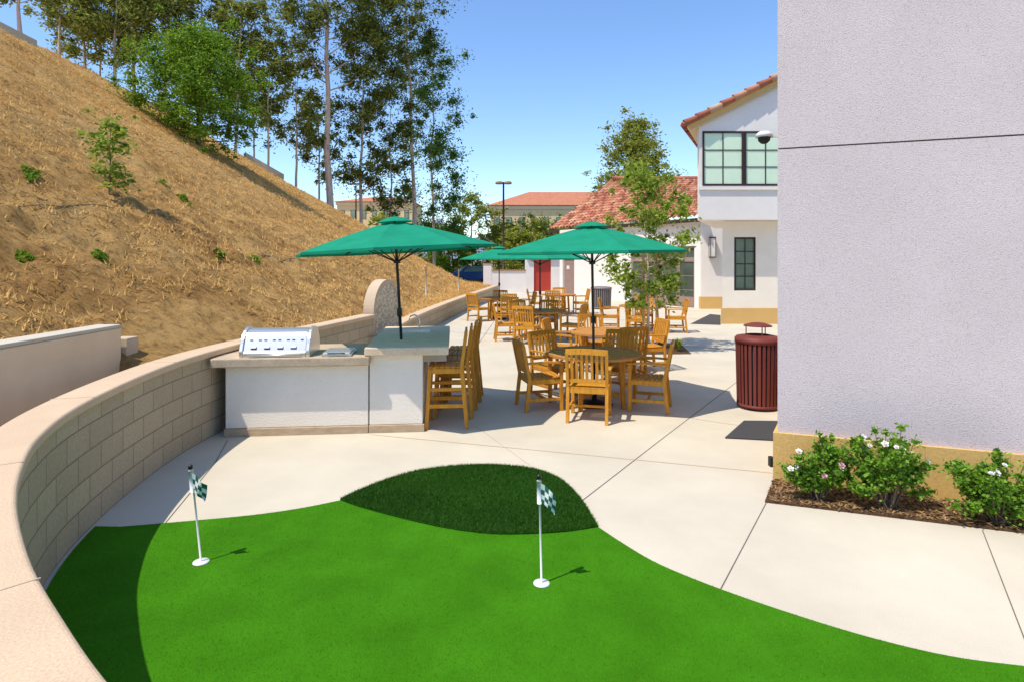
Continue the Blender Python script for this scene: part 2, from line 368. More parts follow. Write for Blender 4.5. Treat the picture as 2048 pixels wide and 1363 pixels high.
# ---------------------------------------------------------------- ground
mb = MB().box(-700, 700, -60, 1500, -.4, -.12); struct(mb.build('ground', M('far_ground', (.25, .2, .11), (.16, .15, .07), scale=.1)))
mb = MB().box(-9, 60, 45, 120, -.1, -.06); struct(mb.build('parking_lot', m_asph))
mb = MB().box(-3.9, 14, .3, 44.9, -.25, 0); pat = struct(mb.build('patio', m_conc))
def jline(pts, w, mat, nm='paving_joint', z=.003):
    for (a, c) in zip(pts[:-1], pts[1:]):
        MB().bar((a[0], a[1], z), (c[0], c[1], z), w, .002).build(nm, mat, pat)
jline([g(1440, 1180), g(1535, 1000)], .006, m_joint)
jline([g(1965, 1060), g(2048, 1275), g(2085, 1370)], .006, m_joint)
jline([g(1165, 1000), g(1320, 880), g(1475, 762), g(1570, 690)], .007, m_joint)
jline([g(740, 868), g(1130, 905), g(1545, 945)], .014, m_jointlight)
jline([g(330, 1046), g(430, 925), g(455, 880)], .006, m_joint)
jline([g(940, 770), g(1075, 790), g(1478, 850)], .007, m_jointlight)
jline([g(1160, 1003), g(950, 850)], .004, m_jointlight)
jline([g(850, 662), g(1100, 672), g(1480, 700)], .012, m_joint)
jline([g(920, 640), g(1240, 640), g(1440, 650)], .012, m_joint)
jline([g(955, 690), g(1010, 612), g(1040, 580)], .01, m_joint)
# green
fl_low = [(1197, 1056), (1120, 1067), (1000, 1071), (900, 1060), (800, 1038), (720, 1016), (680, 1002)]
fl_up = [(680, 1001), (750, 970), (840, 943), (950, 932), (1050, 937), (1115, 957), (1155, 992), (1178, 1025), (1197, 1056)]
wall_in = [p for p in offset(W1, .0) if p[1] < 4.62]
edge = catmull([g(*p) for p in [(240, 1055), (360, 1045), (500, 1032), (600, 1018), (680, 1002)]], 4)
right = catmull([g(*p) for p in [(1197, 1056), (1250, 1091), (1320, 1131), (1440, 1180), (1600, 1235), (1750, 1280), (1900, 1315), (2048, 1335)]] + [(3.4, 2.85), (4.5, 2.8)], 5)
green = wall_in[:] + edge + catmull([g(*p) for p in fl_low[::-1]], 4) + right
mb = MB().prism(green, -.02, .012); struct(mb.build('putting_green', m_turf))
fr = catmull([g(*p) for p in fl_up], 5)[:-1] + catmull([g(*p) for p in fl_low], 5)[:-1]
mb = MB().prism(fr, -.02, .022); struct(mb.build('fringe_turf', m_fringe))
def inside(P, poly):
    x, y = P[:, 0], P[:, 1]; ins = np.zeros(len(P), bool); n = len(poly)
    for i in range(n):
        x1, y1 = poly[i]; x2, y2 = poly[(i + 1) % n]
        if y1 == y2: continue
        c = ((y1 > y) != (y2 > y)) & (x < (x2 - x1) * (y - y1) / (y2 - y1) + x1); ins ^= c
    return ins
def blades(poly, n, h, w, z, seed, mat, name, lab, lean=.5):
    q = np.random.RandomState(seed); A = np.array(poly); lo = A.min(0); hi = A.max(0)
    P = q.rand(n, 2) * (hi - lo) + lo; P = P[inside(P, poly)]; n = len(P)
    a = q.rand(n) * 2 * PI; hh = h * (.6 + .6 * q.rand(n)); ln = q.randn(n, 2) * h * lean
    b0 = np.c_[P[:, 0] - np.sin(a) * w, P[:, 1] + np.cos(a) * w, np.full(n, z)]; b1 = np.c_[P[:, 0] + np.sin(a) * w, P[:, 1] - np.cos(a) * w, np.full(n, z)]
    tp = np.c_[P + ln, z + hh]
    V = np.stack([b0, b1, tp], 1).reshape(-1, 3)
    o = linkmesh(name, fast_mesh(name, V, 3, mat)); tag(o, lab, 'grass', kind='stuff')
blades(fr, 150000, .022, .002, .02, 1, m_fringeblade, 'long_turf_blades', 'longer dark green artificial turf on the mound at the edge of the putting green')
blades(green, 340000, .008, .0015, .011, 2, m_turfblade, 'short_turf_blades', 'short bright green artificial turf of the putting green')

# flags
def flag(px, py, tx, h, label):
    x, y = g(px, py); root = thing('putting_flag', label, 'golf flag', (x, y, .012), 0)
    tp = px2(tx, y) - x
    MB().tube([(0, 0, 0), (tp * .9, 0, h)], .0065, 8).build('pole', m_whitep, root)
    MB().lathe([(.0, .002), (.05, .002), (.054, .0), (.05, .008), (.0, .008)], 28).build('cup', m_whitep, root)
    MB().lathe([(.0, .0), (.014, 0), (.016, .02), (.01, .028), (.0, .03)], 12, (tp, 0, h - .005)).build('knob', m_black, root)
    MB().tube([(tp * .8, 0, h - .16), (tp * .98, 0, h - .015)], .015, 12).build('sleeve', m_whitep, root)
    m = MB(); n = 12; vs = []
    for i in range(n + 1):
        for j in range(n + 1):
            u = i / n; v = j / n
            vs.append((tp + .012 + u * .1 * (1 - .15 * v), .02 * math.sin(u * 7 + v * 2) * u - .01, h - .03 - v * .115 - u ** 1.3 * .085 - .01 * math.sin(v * 3)))
    fs = []; uv = []
    for i in range(n):
        for j in range(n):
            fs.append((i * (n + 1) + j, (i + 1) * (n + 1) + j, (i + 1) * (n + 1) + j + 1, i * (n + 1) + j + 1)); a = i / n * 4 + .001; c = j / n * 4 + .001
            d = 4 / n - .002
            uv.append([(a, c), (a + d, c), (a + d, c + d), (a, c + d)])
    m.add(vs, fs, uv, True); m.build('checkered_flag', m_flag, root)
flag(1083, 1170, 1078, .665, 'putting flag with green and white checks nearest the middle of the green')
flag(402, 1127, 381, .635, 'leaning putting flag with green and white checks beside the curved block wall')

# concrete wall far left
rt = thing('concrete_wall', 'plain cream concrete wall at the foot of the hill behind the curved wall', 'wall', (-4.36, 4, 0))
MB().box(-.13, .13, -2.6, 2.5, 0, 1.31).build('wall_body', m_wallt, rt, bevel=.015)
MB().box(-.13, .13, -2.6, 2.5, 1.312, 1.35).build('wall_top', m_conc, rt, bevel=.012)
def hillhit(px, py):
    dx = (px - 1024) / F; dz = (HY - py) / F; Y = 4
    while Y < 60:
        X = dx * Y
        if X < outer(Y) and hz(X, Y) > H + dz * Y: return X, Y
        Y += .03
    return dx * 20, 20
x, y = hillhit(250, 700)
tag(MB().box(-.09, .09, -.1, .1, -.12, .1).build('concrete_block', m_conc_t, None, (x, y, hz(x, y) + .03), bevel=.01), 'small concrete block on the slope beside the end of the concrete wall', 'block')

# ---------------------------------------------------------------- grill island
isl = thing('grill_island', 'white stucco grill island and raised bar with stone countertops', 'outdoor kitchen', (-3.33, 6.97, 0), R(5.5))
MB().box(.0, 1.63, .0, .95, .09, .815).build('stucco_body', m_whitew, isl, bevel=.008)
MB().box(1.645, 2.27, .0, 1.95, .09, .915).build('bar_body', m_whitew, isl, bevel=.008)
MB().box(-.01, 1.632, -.025, .96, 0.0, .088).build('stone_plinth', m_trav, isl, bevel=.004)
MB().box(1.64, 2.29, -.025, 1.97, 0.0, .088).build('stone_plinth', m_trav, isl, bevel=.004)
MB().box(-.12, 1.66, -.14, 1.0, .818, .92).build('lower_countertop', m_counter, isl, bevel=.012)
MB().box(1.60, 2.58, -.12, 2.12, .925, 1.02).build('bar_top', m_bartop, isl, bevel=.012)
MB().box(1.632, 1.643, .01, .9, .0, .8).build('body_joint', m_joint, isl)
MB().box(2.27, 2.55, .3, .34, .78, .92).build('bracket', m_whitew, isl)
MB().box(2.27, 2.55, 1.6, 1.64, .78, .92).build('bracket', m_whitew, isl)
fa = MB().tube([(0, 0, 0), (0, 0, .16), (-.02, 0, .21), (-.07, 0, .235), (-.13, 0, .215), (-.145, 0, .17)], .011, 10).lathe([(0, 0), (.03, 0), (.028, .02), (.012, .03)], 14)
f0 = fa.build('faucet', m_steel, isl, (2.15, 1.45, 1.02))
MB().box(1.9, 2.3, 1.3, 1.65, 1.021, 1.026).build('sink_rim', m_steel, isl)
# grill
gr = thing('built_in_grill', 'stainless steel grill with a closed hood set into the lower counter', 'grill', (-2.78, 7.24, .921), R(5.5)); gr.scale = (.88, .88, .88)
FA = Vector((0, -.33, .075)); FB = Vector((0, -.235, .27)); FN = Vector((0, -(FB.z - FA.z), FB.y - FA.y)).normalized()
prof = [(-.34, 0), (-.345, .06), (-.33, .075), (-.235, .27), (-.2, .305), (-.12, .335), (0, .35), (.12, .335), (.22, .28), (.27, .2), (.28, 0)]
m = MB(); n = len(prof); vs = [(-.4, a, c) for a, c in prof] + [(.4, a, c) for a, c in prof]
m.add(vs, [list(range(n)), list(range(n, 2 * n))[::-1]] + [((i + 1) % n, i, n + i, n + (i + 1) % n) for i in range(n)]); hd = m.build('hood', m_steel, gr, bevel=.008); bm_fix(hd)
for s in (-1, 1):
    m = MB()
    pts = [(-.335, 0), (-.345, .08)] + [(-.3 * math.cos(PI * k / 12) - .01, .1 + .27 * math.sin(PI * k / 12)) for k in range(1, 12)] + [(.29, .08), (.29, 0)]
    n2 = len(pts); m.add([(s * .402, a, c) for a, c in pts] + [(s * .45, a, c) for a, c in pts], [list(range(n2)), list(range(n2, 2 * n2))[::-1]] + [((i + 1) % n2, i, n2 + i, n2 + (i + 1) % n2) for i in range(n2)]); e = m.build('end_cap', m_steel, gr, bevel=.008); bm_fix(e)
def onface(x, t, d=.003): return FA.lerp(FB, t) + Vector((x, 0, 0)) + FN * d
for k in range(8):
    x = -.31 + k * .09 + (.02 if k % 2 else 0)
    MB().bar(onface(x - .018, .72), onface(x + .018, .72), .012, .004, FN).build('vent_slot', m_dark, gr)
for k in range(4):
    x = -.27 + k * .17
    MB().bar(onface(x - .038, .22, .0), onface(x + .038, .22, .0), .036, .006, FN).build('vent_slot', m_dark, gr)
    MB().bar(onface(x - .034, .24, .012), onface(x + .034, .24, .012), .022, .012, FN).build('vent_cover', m_steel, gr, bevel=.004)
MB().tube([(-.34, -.35, .035), (.34, -.35, .035)], .008, 8).build('drip_rail', m_steel, gr)
sb = thing('side_burner', 'flat stainless side burner lid on the counter right of the grill', 'side burner', (-2.07, 7.2, .921), R(5.5))
MB().box(-.17, .17, -.2, .2, .002, .03).build('burner_frame', m_steel, sb, bevel=.004)
MB().box(-.155, .155, -.185, .185, .032, .05).build('burner_lid', m_steel, sb, bevel=.008)
MB().tube([(-.1, -.21, .04), (.1, -.21, .04)], .007, 8).build('handle', m_black, sb)

# ---------------------------------------------------------------- chairs
def leanpt(x, z, base=.44, y0=-.235, k=.2): return (x, y0 - max(0, z - base) * k, z)
def make_chair():
    t = thing('garden_armchair', '', 'chair', group='teak armchairs around the patio tables')
    m = MB()
    for i in range(8):
        y = -.22 + i * .062; m.box(-.235, .235, y - .025, y + .025, .432 - .006 * math.sin(i / 7 * PI), .45 - .01 * math.sin(i / 7 * PI))
    m.build('seat', m_wood, t)
    MB().box(-.245, .245, .2, .228, .37, .43).box(-.245, .245, -.245, -.217, .37, .43).box(-.252, -.225, -.216, .199, .37, .43).box(.225, .252, -.216, .199, .37, .43).build('seat_frame', m_wood, t)
    m = MB(); m.bar(leanpt(-.235, .53), leanpt(.235, .53), .025, .045)
    for a, c, za, zb in ((-.262, -.13, .896, .904), (-.13, 0, .904, .907), (0, .13, .907, .904), (.13, .262, .904, .896)):
        m.bar(leanpt(a, za), leanpt(c, zb), .03, .07)
    for i in range(7):
        x = -.19 + i * .0633; m.bar(leanpt(x, .54), leanpt(x, .88), .034, .014, (0, 1, 0))
    m.build('backrest', m_wood, t)
    for s in (-1, 1):
        MB().bar((s * .245, .215, 0), (s * .245, .215, .64), .042, .042).build('leg', m_wood, t)
        MB().bar((s * .245, -.285, 0), (s * .245, -.235, .44), .04, .045, (0, 1, 0)).bar((s * .245, -.234, .43), leanpt(s * .25, .89), .036, .042, (0, 1, 0)).build('leg', m_wood, t)
        MB().bar((s * .262, -.27, .655), (s * .262, .0, .665), .05, .024).bar((s * .262, .0, .665), (s * .262, .26, .652), .062, .024).build('armrest', m_wood, t)
        MB().box(s * .245 - .011, s * .245 + .011, -.26, .2, .14, .18).build('stretcher', m_wood, t)
    MB().box(-.234, .234, -.03, -.005, .145, .175).build('stretcher', m_wood, t)
    return t
chair0 = make_chair(); cused = [False]
def chair(cx, cy, phi, Rr, label, jit=0):
    a = R(phi); x = cx + Rr * math.cos(a); y = cy + Rr * math.sin(a); rz = a + PI / 2 + R(jit)
    if not cused[0]:
        cused[0] = True; chair0.location = (x, y, 0); chair0.rotation_euler = (0, 0, rz); chair0['label'] = label
    else: dup(chair0, (x, y, 0), rz, label)
def make_table():
    t = thing('round_patio_table', '', 'table', group='round teak patio tables')
    m = MB(); n = 24; Rr = .66
    k = 9
    for i in range(k):
        y0 = -.58 + i * .1305; y1 = y0 + .118; ym = max(abs(y0), abs(y1)); xx = math.sqrt(max(.01, .62 ** 2 - min(ym, .6) ** 2))
        m.box(-xx, xx, y0, y1, .715, .738)
    m.lathe([(.60, .708), (Rr, .708), (Rr, .742), (.60, .742), (.60, .708)], n, smooth=False)
    m.build('tabletop', m_woodd, t)
    MB().bar((-.36, -.36, .68), (.36, .36, .68), .04, .06).bar((-.36, .36, .681), (.36, -.36, .681), .04, .06).build('top_brace', m_woodd, t)
    for a in range(4):
        c, s = math.cos(PI / 4 + a * PI / 2), math.sin(PI / 4 + a * PI / 2)
        MB().bar((c * .44, s * .44, 0), (c * .40, s * .40, .65), .055, .055).build('leg', m_wood, t)
    MB().bar((-.3, -.3, .18), (.3, .3, .18), .035, .05).bar((-.3, .3, .181), (.3, -.3, .181), .035, .05).build('stretcher', m_wood, t)
    return t
tab0 = make_table()
TB = [
 (1.17, 8.5, [(-103, .74, 'with its slatted back to the camera'), (190, .78, 'on the left side, seen from the side'), (-18, .74, 'on the right side, seen from the side'), (128, .85, 'on the far left side'), (62, .85, 'on the far right side')]),
 (1.72, 11.0, [(-75, .8, 'on the camera side'), (160, .82, 'on the left side'), (15, .82, 'on the right side'), (95, .85, 'on the far side')]),
 (.74, 15.4, [(-115, .86, 'with its back to the camera'), (-172, .9, 'at the left edge'), (-25, .85, 'on the right side'), (75, .85, 'on the far side'), (120, .9, 'on the far left side')]),
 (-.42, 20.6, [(-140, .9, 'on the near left side'), (-75, .9, 'on the camera side'), (5, .9, 'on the right side'), (90, .85, 'on the far side')]),
 (3.72, 17.1, [(-112, .85, 'with its back to the camera'), (-10, .9, 'on the right side'), (165, .9, 'on the left side'), (75, .85, 'on the far side')]),
 (1.75, 22.6, [(-105, .85, 'on the camera side'), (10, .85, 'on the right side'), (180, .85, 'on the left side'), (85, .85, 'on the far side')]),
]
for i, (cx, cy, cs) in enumerate(TB):
    lab = ['round teak table nearest the camera with an umbrella pole through it', 'round teak table right behind the nearest one, without an umbrella', 'round teak table under the middle green umbrella', 'round teak table under the smallest, farthest green umbrella', 'round teak table behind the young staked tree', 'round teak table in the far seating group near the grey litter bin'][i]
    if i == 0: tab0.location = (cx, cy, 0); tab0.rotation_euler = (0, 0, .2); tab0['label'] = lab
    else: dup(tab0, (cx, cy, 0), .2 + i * .5, lab)
    sh = ['nearest umbrella table', 'second table, the one without umbrella', 'table under the middle umbrella', 'table under the farthest umbrella', 'table behind the staked tree', 'far table by the grey bin'][i]
    for (ph, rr, side) in cs: chair(cx, cy, ph, rr, 'teak armchair at the %s, %s' % (sh, side), rnd.uniform(-6, 6))
def make_stool():
    t = thing('bar_stool', '', 'bar stool', group='teak bar stools along the raised bar')
    m = MB()
    for i in range(6):
        y = -.17 + i * .068; m.box(-.2, .2, y - .028, y + .028, .732, .752)
    m.build('seat', m_wood, t)
    MB().box(-.205, .205, .17, .195, .67, .73).box(-.205, .205, -.205, -.18, .67, .73).box(-.21, -.185, -.179, .169, .67, .73).box(.185, .21, -.179, .169, .67, .73).build('seat_frame', m_wood, t)
    def lp(x, z): return (x, -.2 - max(0, z - .75) * .15, z)
    m = MB(); m.bar(lp(-.19, .83), lp(.19, .83), .022, .04); m.bar(lp(-.21, 1.15), lp(.21, 1.15), .028, .07)
    for i in range(6): m.bar(lp(-.15 + i * .06, .84), lp(-.15 + i * .06, 1.12), .032, .014, (0, 1, 0))
    m.build('backrest', m_wood, t)
    for s in (-1, 1):
        MB().bar((s * .215, .22, 0), (s * .2, .18, .73), .042, .042, (0, 1, 0)).build('leg', m_wood, t)
        MB().bar((s * .215, -.27, 0), (s * .2, -.2, .74), .04, .045, (0, 1, 0)).bar((s * .2, -.2, .735), lp(s * .2, 1.14), .036, .04, (0, 1, 0)).build('leg', m_wood, t)
        MB().bar((s * .209, -.25, .28), (s * .209, .21, .28), .022, .045).build('stretcher', m_wood, t)
        MB().bar((s * .205, -.22, .48), (s * .205, .2, .48), .022, .04).build('stretcher', m_wood, t)
    MB().bar((-.2, .205, .24), (.2, .205, .24), .04, .03).build('footrest', m_wood, t)
    MB().bar((-.2, -.235, .36), (.2, -.235, .36), .022, .04).build('stretcher', m_wood, t)
    return t
st0 = make_stool()
sl = ['nearest the camera at the raised bar', 'second from the camera at the raised bar', 'third from the camera at the raised bar', 'farthest from the camera at the raised bar']
for i in range(4):
    l = (-.83 + .035 * i, 7.48 + .47 * i, 0)
    if i == 0: st0.location = l; st0.rotation_euler = (0, 0, R(94)); st0['label'] = 'teak bar stool ' + sl[0]
    else: dup(st0, l, R(92 + rnd.uniform(-4, 4)), 'teak bar stool ' + sl[i])

# ---------------------------------------------------------------- umbrellas
def umbrella(label, loc, rr, ztop, rz, ry=0, z0=0, dz=.43):
    t = thing('patio_umbrella', label, 'umbrella', loc, rz, 'green patio umbrellas'); t.rotation_euler = (0, ry, rz)
    n = 8; sub = 8; rings = 10
    def cz(q, k): return ztop - .05 - dz * (q ** 1.12) - .07 * k * q * (1 - q)
    def ring_pts(q):
        out = []
        for i in range(n * sub):
            a = 2 * PI * i / (n * sub); d = ((i % sub) / sub) * 2 - 1; k = 1 - d * d; aa = (i % sub) / sub * (2 * PI / n) - PI / n
            f = math.cos(PI / n) / math.cos(aa) * (1 - .018 * k * q)
            out.append((rr * q * f * math.cos(a), rr * q * f * math.sin(a), cz(q, k)))
        return out
    vs = []; fs = []; Nn = n * sub
    qs = [.08 + .92 * i / rings for i in range(rings + 1)]
    for q in qs: vs += ring_pts(q)
    for i in range(rings):
        for k in range(Nn): fs.append((i * Nn + k, i * Nn + (k + 1) % Nn, (i + 1) * Nn + (k + 1) % Nn, (i + 1) * Nn + k))
    last = [(x, y, z - .03) for x, y, z in vs[-Nn:]]; o_ = len(vs); vs += last
    for k in range(Nn): fs.append((o_ - Nn + k, o_ - Nn + (k + 1) % Nn, o_ + (k + 1) % Nn, o_ + k))
    m = MB(); m.add(vs, fs, smooth=False); cn = m.build('canopy', m_can, t)
    vs = []; fs = []
    for q, zz in ((.0, ztop - .005), (.08, ztop - .022), (.15, ztop - .055), (.19, ztop - .08)):
        for i in range(Nn):
            a = 2 * PI * i / Nn; aa = (i % sub) / sub * (2 * PI / n) - PI / n; f = math.cos(PI / n) / math.cos(aa)
            vs.append((rr * q * f * math.cos(a), rr * q * f * math.sin(a), zz + .012))
    for i in range(3):
        for k in range(Nn): fs.append((i * Nn + k, i * Nn + (k + 1) % Nn, (i + 1) * Nn + (k + 1) % Nn, (i + 1) * Nn + k))
    m = MB(); m.add(vs, fs); m.build('vent', m_can, cn)
    MB().tube([(0, 0, z0), (0, 0, ztop - .02)], .019, 12).build('pole', m_black, t)
    MB().lathe([(0, .0), (.012, 0), (.014, .01), (.008, .02), (0, .022)], 10, (0, 0, ztop + .004)).build('finial', m_can, t)
    for dd in (.16, .6): MB().lathe([(0.02, 0), (.045, .0), (.045, .05), (.02, .05)], 16, (0, 0, ztop - dd)).build('hub', m_black, t)
    for i in range(n):
        a = 2 * PI * (i) / n; c, s = math.cos(a), math.sin(a)
        rb = MB().bar((c * .04, s * .04, ztop - .12), (c * rr * .985, s * rr * .985, cz(.985, 0) - .02), .012, .018).build('rib', m_black, t)
        q = .52; MB().bar((c * .04, s * .04, ztop - .57), (c * rr * q, s * rr * q, cz(q, 0) - .03), .01, .012).build('strut', m_black, rb)
    MB().box(-.03, .03, -.035, .02, -.05, .05).tube([(0, -.04, 0), (0, -.09, 0), (0, -.09, -.06)], .006, 6).build('crank', m_black, t, (0, 0, .35 if loc[2] > .5 else 1.2))
    if loc[2] == 0: MB().lathe([(0, .01), (.26, .01), (.26, .05), (.24, .07), (.04, .08), (.035, .3), (.02, .3)], 28).build('base', m_black, t)
    return t
umbrella('green umbrella leaning slightly over the stone bar beside the grill', (-1.43, 7.75, 1.02), 1.30, 1.58, R(0), R(-3.2), z0=.001, dz=.37)
umbrella('large green umbrella over the nearest teak table', (1.17, 8.5, 0), 1.36, 2.58, R(11), R(-1), dz=.37)
umbrella('middle green umbrella, partly behind the front one', (.72, 15.4, 0), 1.36, 2.5, R(5), 0, dz=.38)
umbrella('farthest and smallest green umbrella at the left', (-.44, 20.6, 0), 1.36, 2.5, R(15), 0, dz=.38)

# ---------------------------------------------------------------- litter bins
def bin_(label, x, y, rr, h, mat, lid=True):
    t = thing('litter_bin', label, 'litter bin', (x, y, 0))
    n = 30
    for k in range(n):
        a = 2 * PI * k / n; c, s = math.cos(a), math.sin(a)
        MB().bar((c * rr * .93, s * rr * .93, .05), (c * rr, s * rr, h), rr * .13, .008, (c, s, 0)).build('slat', mat, t)
    MB().lathe([(rr * .9, .03), (rr * .96, .03), (rr * .96, .07), (rr * .9, .07), (rr * .9, .03)], 32).build('hoop', mat, t)
    MB().lathe([(rr * .97, h - .04), (rr * 1.05, h - .04), (rr * 1.05, h + .02), (rr * .97, h + .03), (rr * .97, h - .04)], 32).build('hoop', mat, t)
    MB().lathe([(0, .05), (rr * .86, .05), (rr * .9, h - .03), (rr * .88, h - .03), (.0, h - .05)], 28).build('liner', m_dark, t)
    MB().lathe([(rr * 1.04, h + .021), (rr * .98, h + .045), (rr * .55, h + .07), (rr * .52, h + .06), (rr * .5, h)], 32).build('funnel_top', mat, t)
    if lid:
        MB().lathe([(0, h + .235), (rr * .3, h + .23), (rr * .62, h + .2), (rr * .66, h + .185), (0, h + .185)], 32).build('rain_cap', mat, t)
        for k in range(3):
            a = 2 * PI * k / 3 + .5; MB().tube([(math.cos(a) * rr * .53, math.sin(a) * rr * .53, h + .03), (math.cos(a) * rr * .53, math.sin(a) * rr * .53, h + .19)], .007, 6).build('cap_post', mat, t)
    return t
bin_('maroon slatted litter bin with raised rain cap beside the grey stucco corner', 3.42, 8.35, .29, .94, m_maroon)
bin_('grey slatted litter bin in front of the far white wing', 3.72, 25.0, .42, .86, m_greyslat, False)
def matq(pts, label):
    root = MB().prism(pts, .004, .016).build('door_mat', m_mat); tag(root, label, 'door mat')
matq([g(1450, 876), g(1488, 842), g(1566, 843), g(1566, 882)], 'dark grey door mat on the patio at the foot of the grey stucco wall')
matq([g(1382, 648), g(1420, 629), g(1441, 631), g(1441, 650)], 'small dark mat on the patio in front of the white building base')

# ---------------------------------------------------------------- grey stucco building
P0 = Vector((2.47, 5.58)); u = Vector((.94, -.342)); w = Vector((.5, .87))
def foot(e): 
    a = P0 - u * e - w * e; return [tuple(a), tuple(P0 + u * 7 - w * e), tuple(P0 + u * 7 + w * 6), tuple(P0 - u * e + w * 6)]
gb = thing('stucco_building', 'tall pinkish grey stucco building at the right with tan stone base', 'building', (0, 0, 0))
MB().prism(foot(0), .44, 3.07).build('stucco_wall', m_stucco, gb)
MB().prism(foot(0), 3.084, 9).build('upper_stucco_wall', m_stucco, gb)
MB().prism(foot(-.02), 3.0, 3.2).build('reveal_joint', m_joint, gb)
MB().prism(foot(.035), 0, .452).build('stone_base', m_stoneb, gb)
gb2 = thing('security_camera', 'white dome security camera mounted on the edge of the grey stucco wall', 'security camera', (2.52, 5.95, 3.27))
MB().box(-.03, .2, -.02, .02, -.01, .05).lathe([(0, .045), (.05, .045), (.078, .02), (.08, -.01), (.0, -.01)], 24, (-.02, 0, 0)).build('housing', m_whitep, gb2)
MB().lathe([(.06, -.012), (.055, -.045), (.03, -.07), (0, -.078)], 20, (-.02, 0, 0)).build('dome', m_dark, gb2)
tag(MB().box(-.02, .02, -.03, .03, -.045, .045).build('outlet_box', m_dark, None, (2.42, 5.6, .17), bevel=.005), 'small black outlet box low on the tan stone corner', 'outlet')
bed = [g(1530, 1004), g(2048, 1066), (4.6, 4.2), (4.9, 4.75), (2.5, 5.62), g(1545, 965)]
struct(MB().prism(bed, -.02, .02).build('mulch_bed', m_mulch))
q = np.random.RandomState(5); Pb = q.rand(12000, 2) * [3, 2] + [2, 4]; Pb = Pb[inside(Pb, bed)]; V = []
for x, y in Pb:
    a = q.rand() * 2 * PI; l = .008 + .02 * q.rand(); ww = .004 + .005 * q.rand(); z = .02 + .012 * q.rand(); tl = (q.rand() - .5) * .02
    c, s = math.cos(a), math.sin(a)
    V += [(x - c * l - s * ww, y - s * l + c * ww, z - tl), (x - c * l + s * ww, y - s * l - c * ww, z - tl), (x + c * l + s * ww, y + s * l - c * ww, z + tl), (x + c * l - s * ww, y + s * l + c * ww, z + tl)]
tag(linkmesh('mulch_chips', fast_mesh('mulch_chips', V, 4, leafmat('chips', (.05, .025, .012), (.36, .21, .09), 0))), 'brown bark chips covering the planting bed by the grey wall', 'mulch', kind='stuff')

# ---------------------------------------------------------------- leaves and trees
def leafcloud(clumps, n, size, asp, seed, droop=0, soft=False):
    q = np.random.RandomState(seed)
    wts = np.array([c[3] ** 2 for c in clumps]); wts = wts / wts.sum()
    cnt = (wts * n).astype(int) + 3
    allc = []
    for (x, y, z, r_), k in zip(clumps, cnt):
        d = q.randn(k, 3); d /= np.linalg.norm(d, axis=1)[:, None] + 1e-9; rad = np.minimum(np.abs(q.randn(k)) * .62, 1.45) if soft else q.rand(k) ** .45
        p = d * rad[:, None] * r_ * np.array([1, 1, .85]) + np.array([x, y, z]); allc.append(p)
    C = np.concatenate(allc); k = len(C)
    a = q.randn(k, 3); a[:, 2] = a[:, 2] * .6 - droop; a /= np.linalg.norm(a, axis=1)[:, None]
    bb = np.cross(a, q.randn(k, 3)); bb /= np.linalg.norm(bb, axis=1)[:, None] + 1e-9
    s = size * (.6 + .8 * q.rand(k))[:, None]
    return np.stack([C - a * s * .5, C + bb * s * asp * .5, C + a * s * .5, C - bb * s * asp * .5], 1).reshape(-1, 3)
def tree(name, label, cat, loc, Ht, tr, c0, Wd, prof, nl, cr, nleaf, ls, lm, bm_, seed, droop=0, lean=0, asp=.4, up=.6, group=None, wob=.03, soft=False):
    q = random.Random(seed); root = thing(name, label, cat, loc, 0, group)
    K = 9; pts = []; ox = oy = 0
    for i in range(K + 1):
        f = i / K; pts.append(Vector((lean * Ht * f * f + ox, oy, Ht * f * .97 - (.3 if i == 0 else 0)))); ox += q.gauss(0, wob) * Ht / K * 1.5; oy += q.gauss(0, wob) * Ht / K * 1.5
    m = MB(); m.tube(pts, [tr * (1 - .85 * i / K) for i in range(K + 1)], 8)
    clumps = []
    for i in range(nl):
        f = c0 + (1 - c0) * (i + q.random() * .8) / nl; f = min(f, .98)
        k = f * K; p = pts[int(k)].lerp(pts[min(int(k) + 1, K)], k - int(k))
        a = i * 2.4 + q.gauss(0, .5); r_ = (f - c0) / (1 - c0)
        L_ = Wd * .5 * prof(r_) * q.uniform(.6, 1.15)
        e = p + Vector((math.cos(a) * L_, math.sin(a) * L_, L_ * up * q.uniform(.5, 1.2)))
        mid = p.lerp(e, .5) + Vector((0, 0, -.08 * L_))
        m.tube([p, mid, e], [tr * (1 - .8 * f) * .4, tr * (1 - .8 * f) * .22, tr * .04], 5, False)
        cc = cr * q.uniform(.55, 1.25)
        clumps.append((e.x, e.y, e.z, cc))
        for _ in range(2):
            if q.random() < .6: clumps.append((e.x + q.gauss(0, cr * .9), e.y + q.gauss(0, cr * .9), e.z + q.gauss(0, cr * .8), cc * .5))
        if L_ > cr * .9: clumps.append((mid.x + q.gauss(0, cr * .3), mid.y + q.gauss(0, cr * .3), mid.z + cr * .3, cc * .65))
    clumps.append((pts[-1].x, pts[-1].y, pts[-1].z, cr * .8))
    m.build('trunk', bm_, root)
    linkmesh('crown', fast_mesh('crown', leafcloud(clumps, nleaf, ls, asp, seed, droop, soft), 4, lm), root)
    return root
pe = lambda r_: .45 + .75 * math.sin(min(1, r_ * .9 + .15) * PI) ** .8
pr = lambda r_: math.sin((r_ * .8 + .18) * PI) ** .6
pc = lambda r_: (1 - r_) ** .7 * .95 + .12
GE = 'eucalyptus trees along the hilltop'
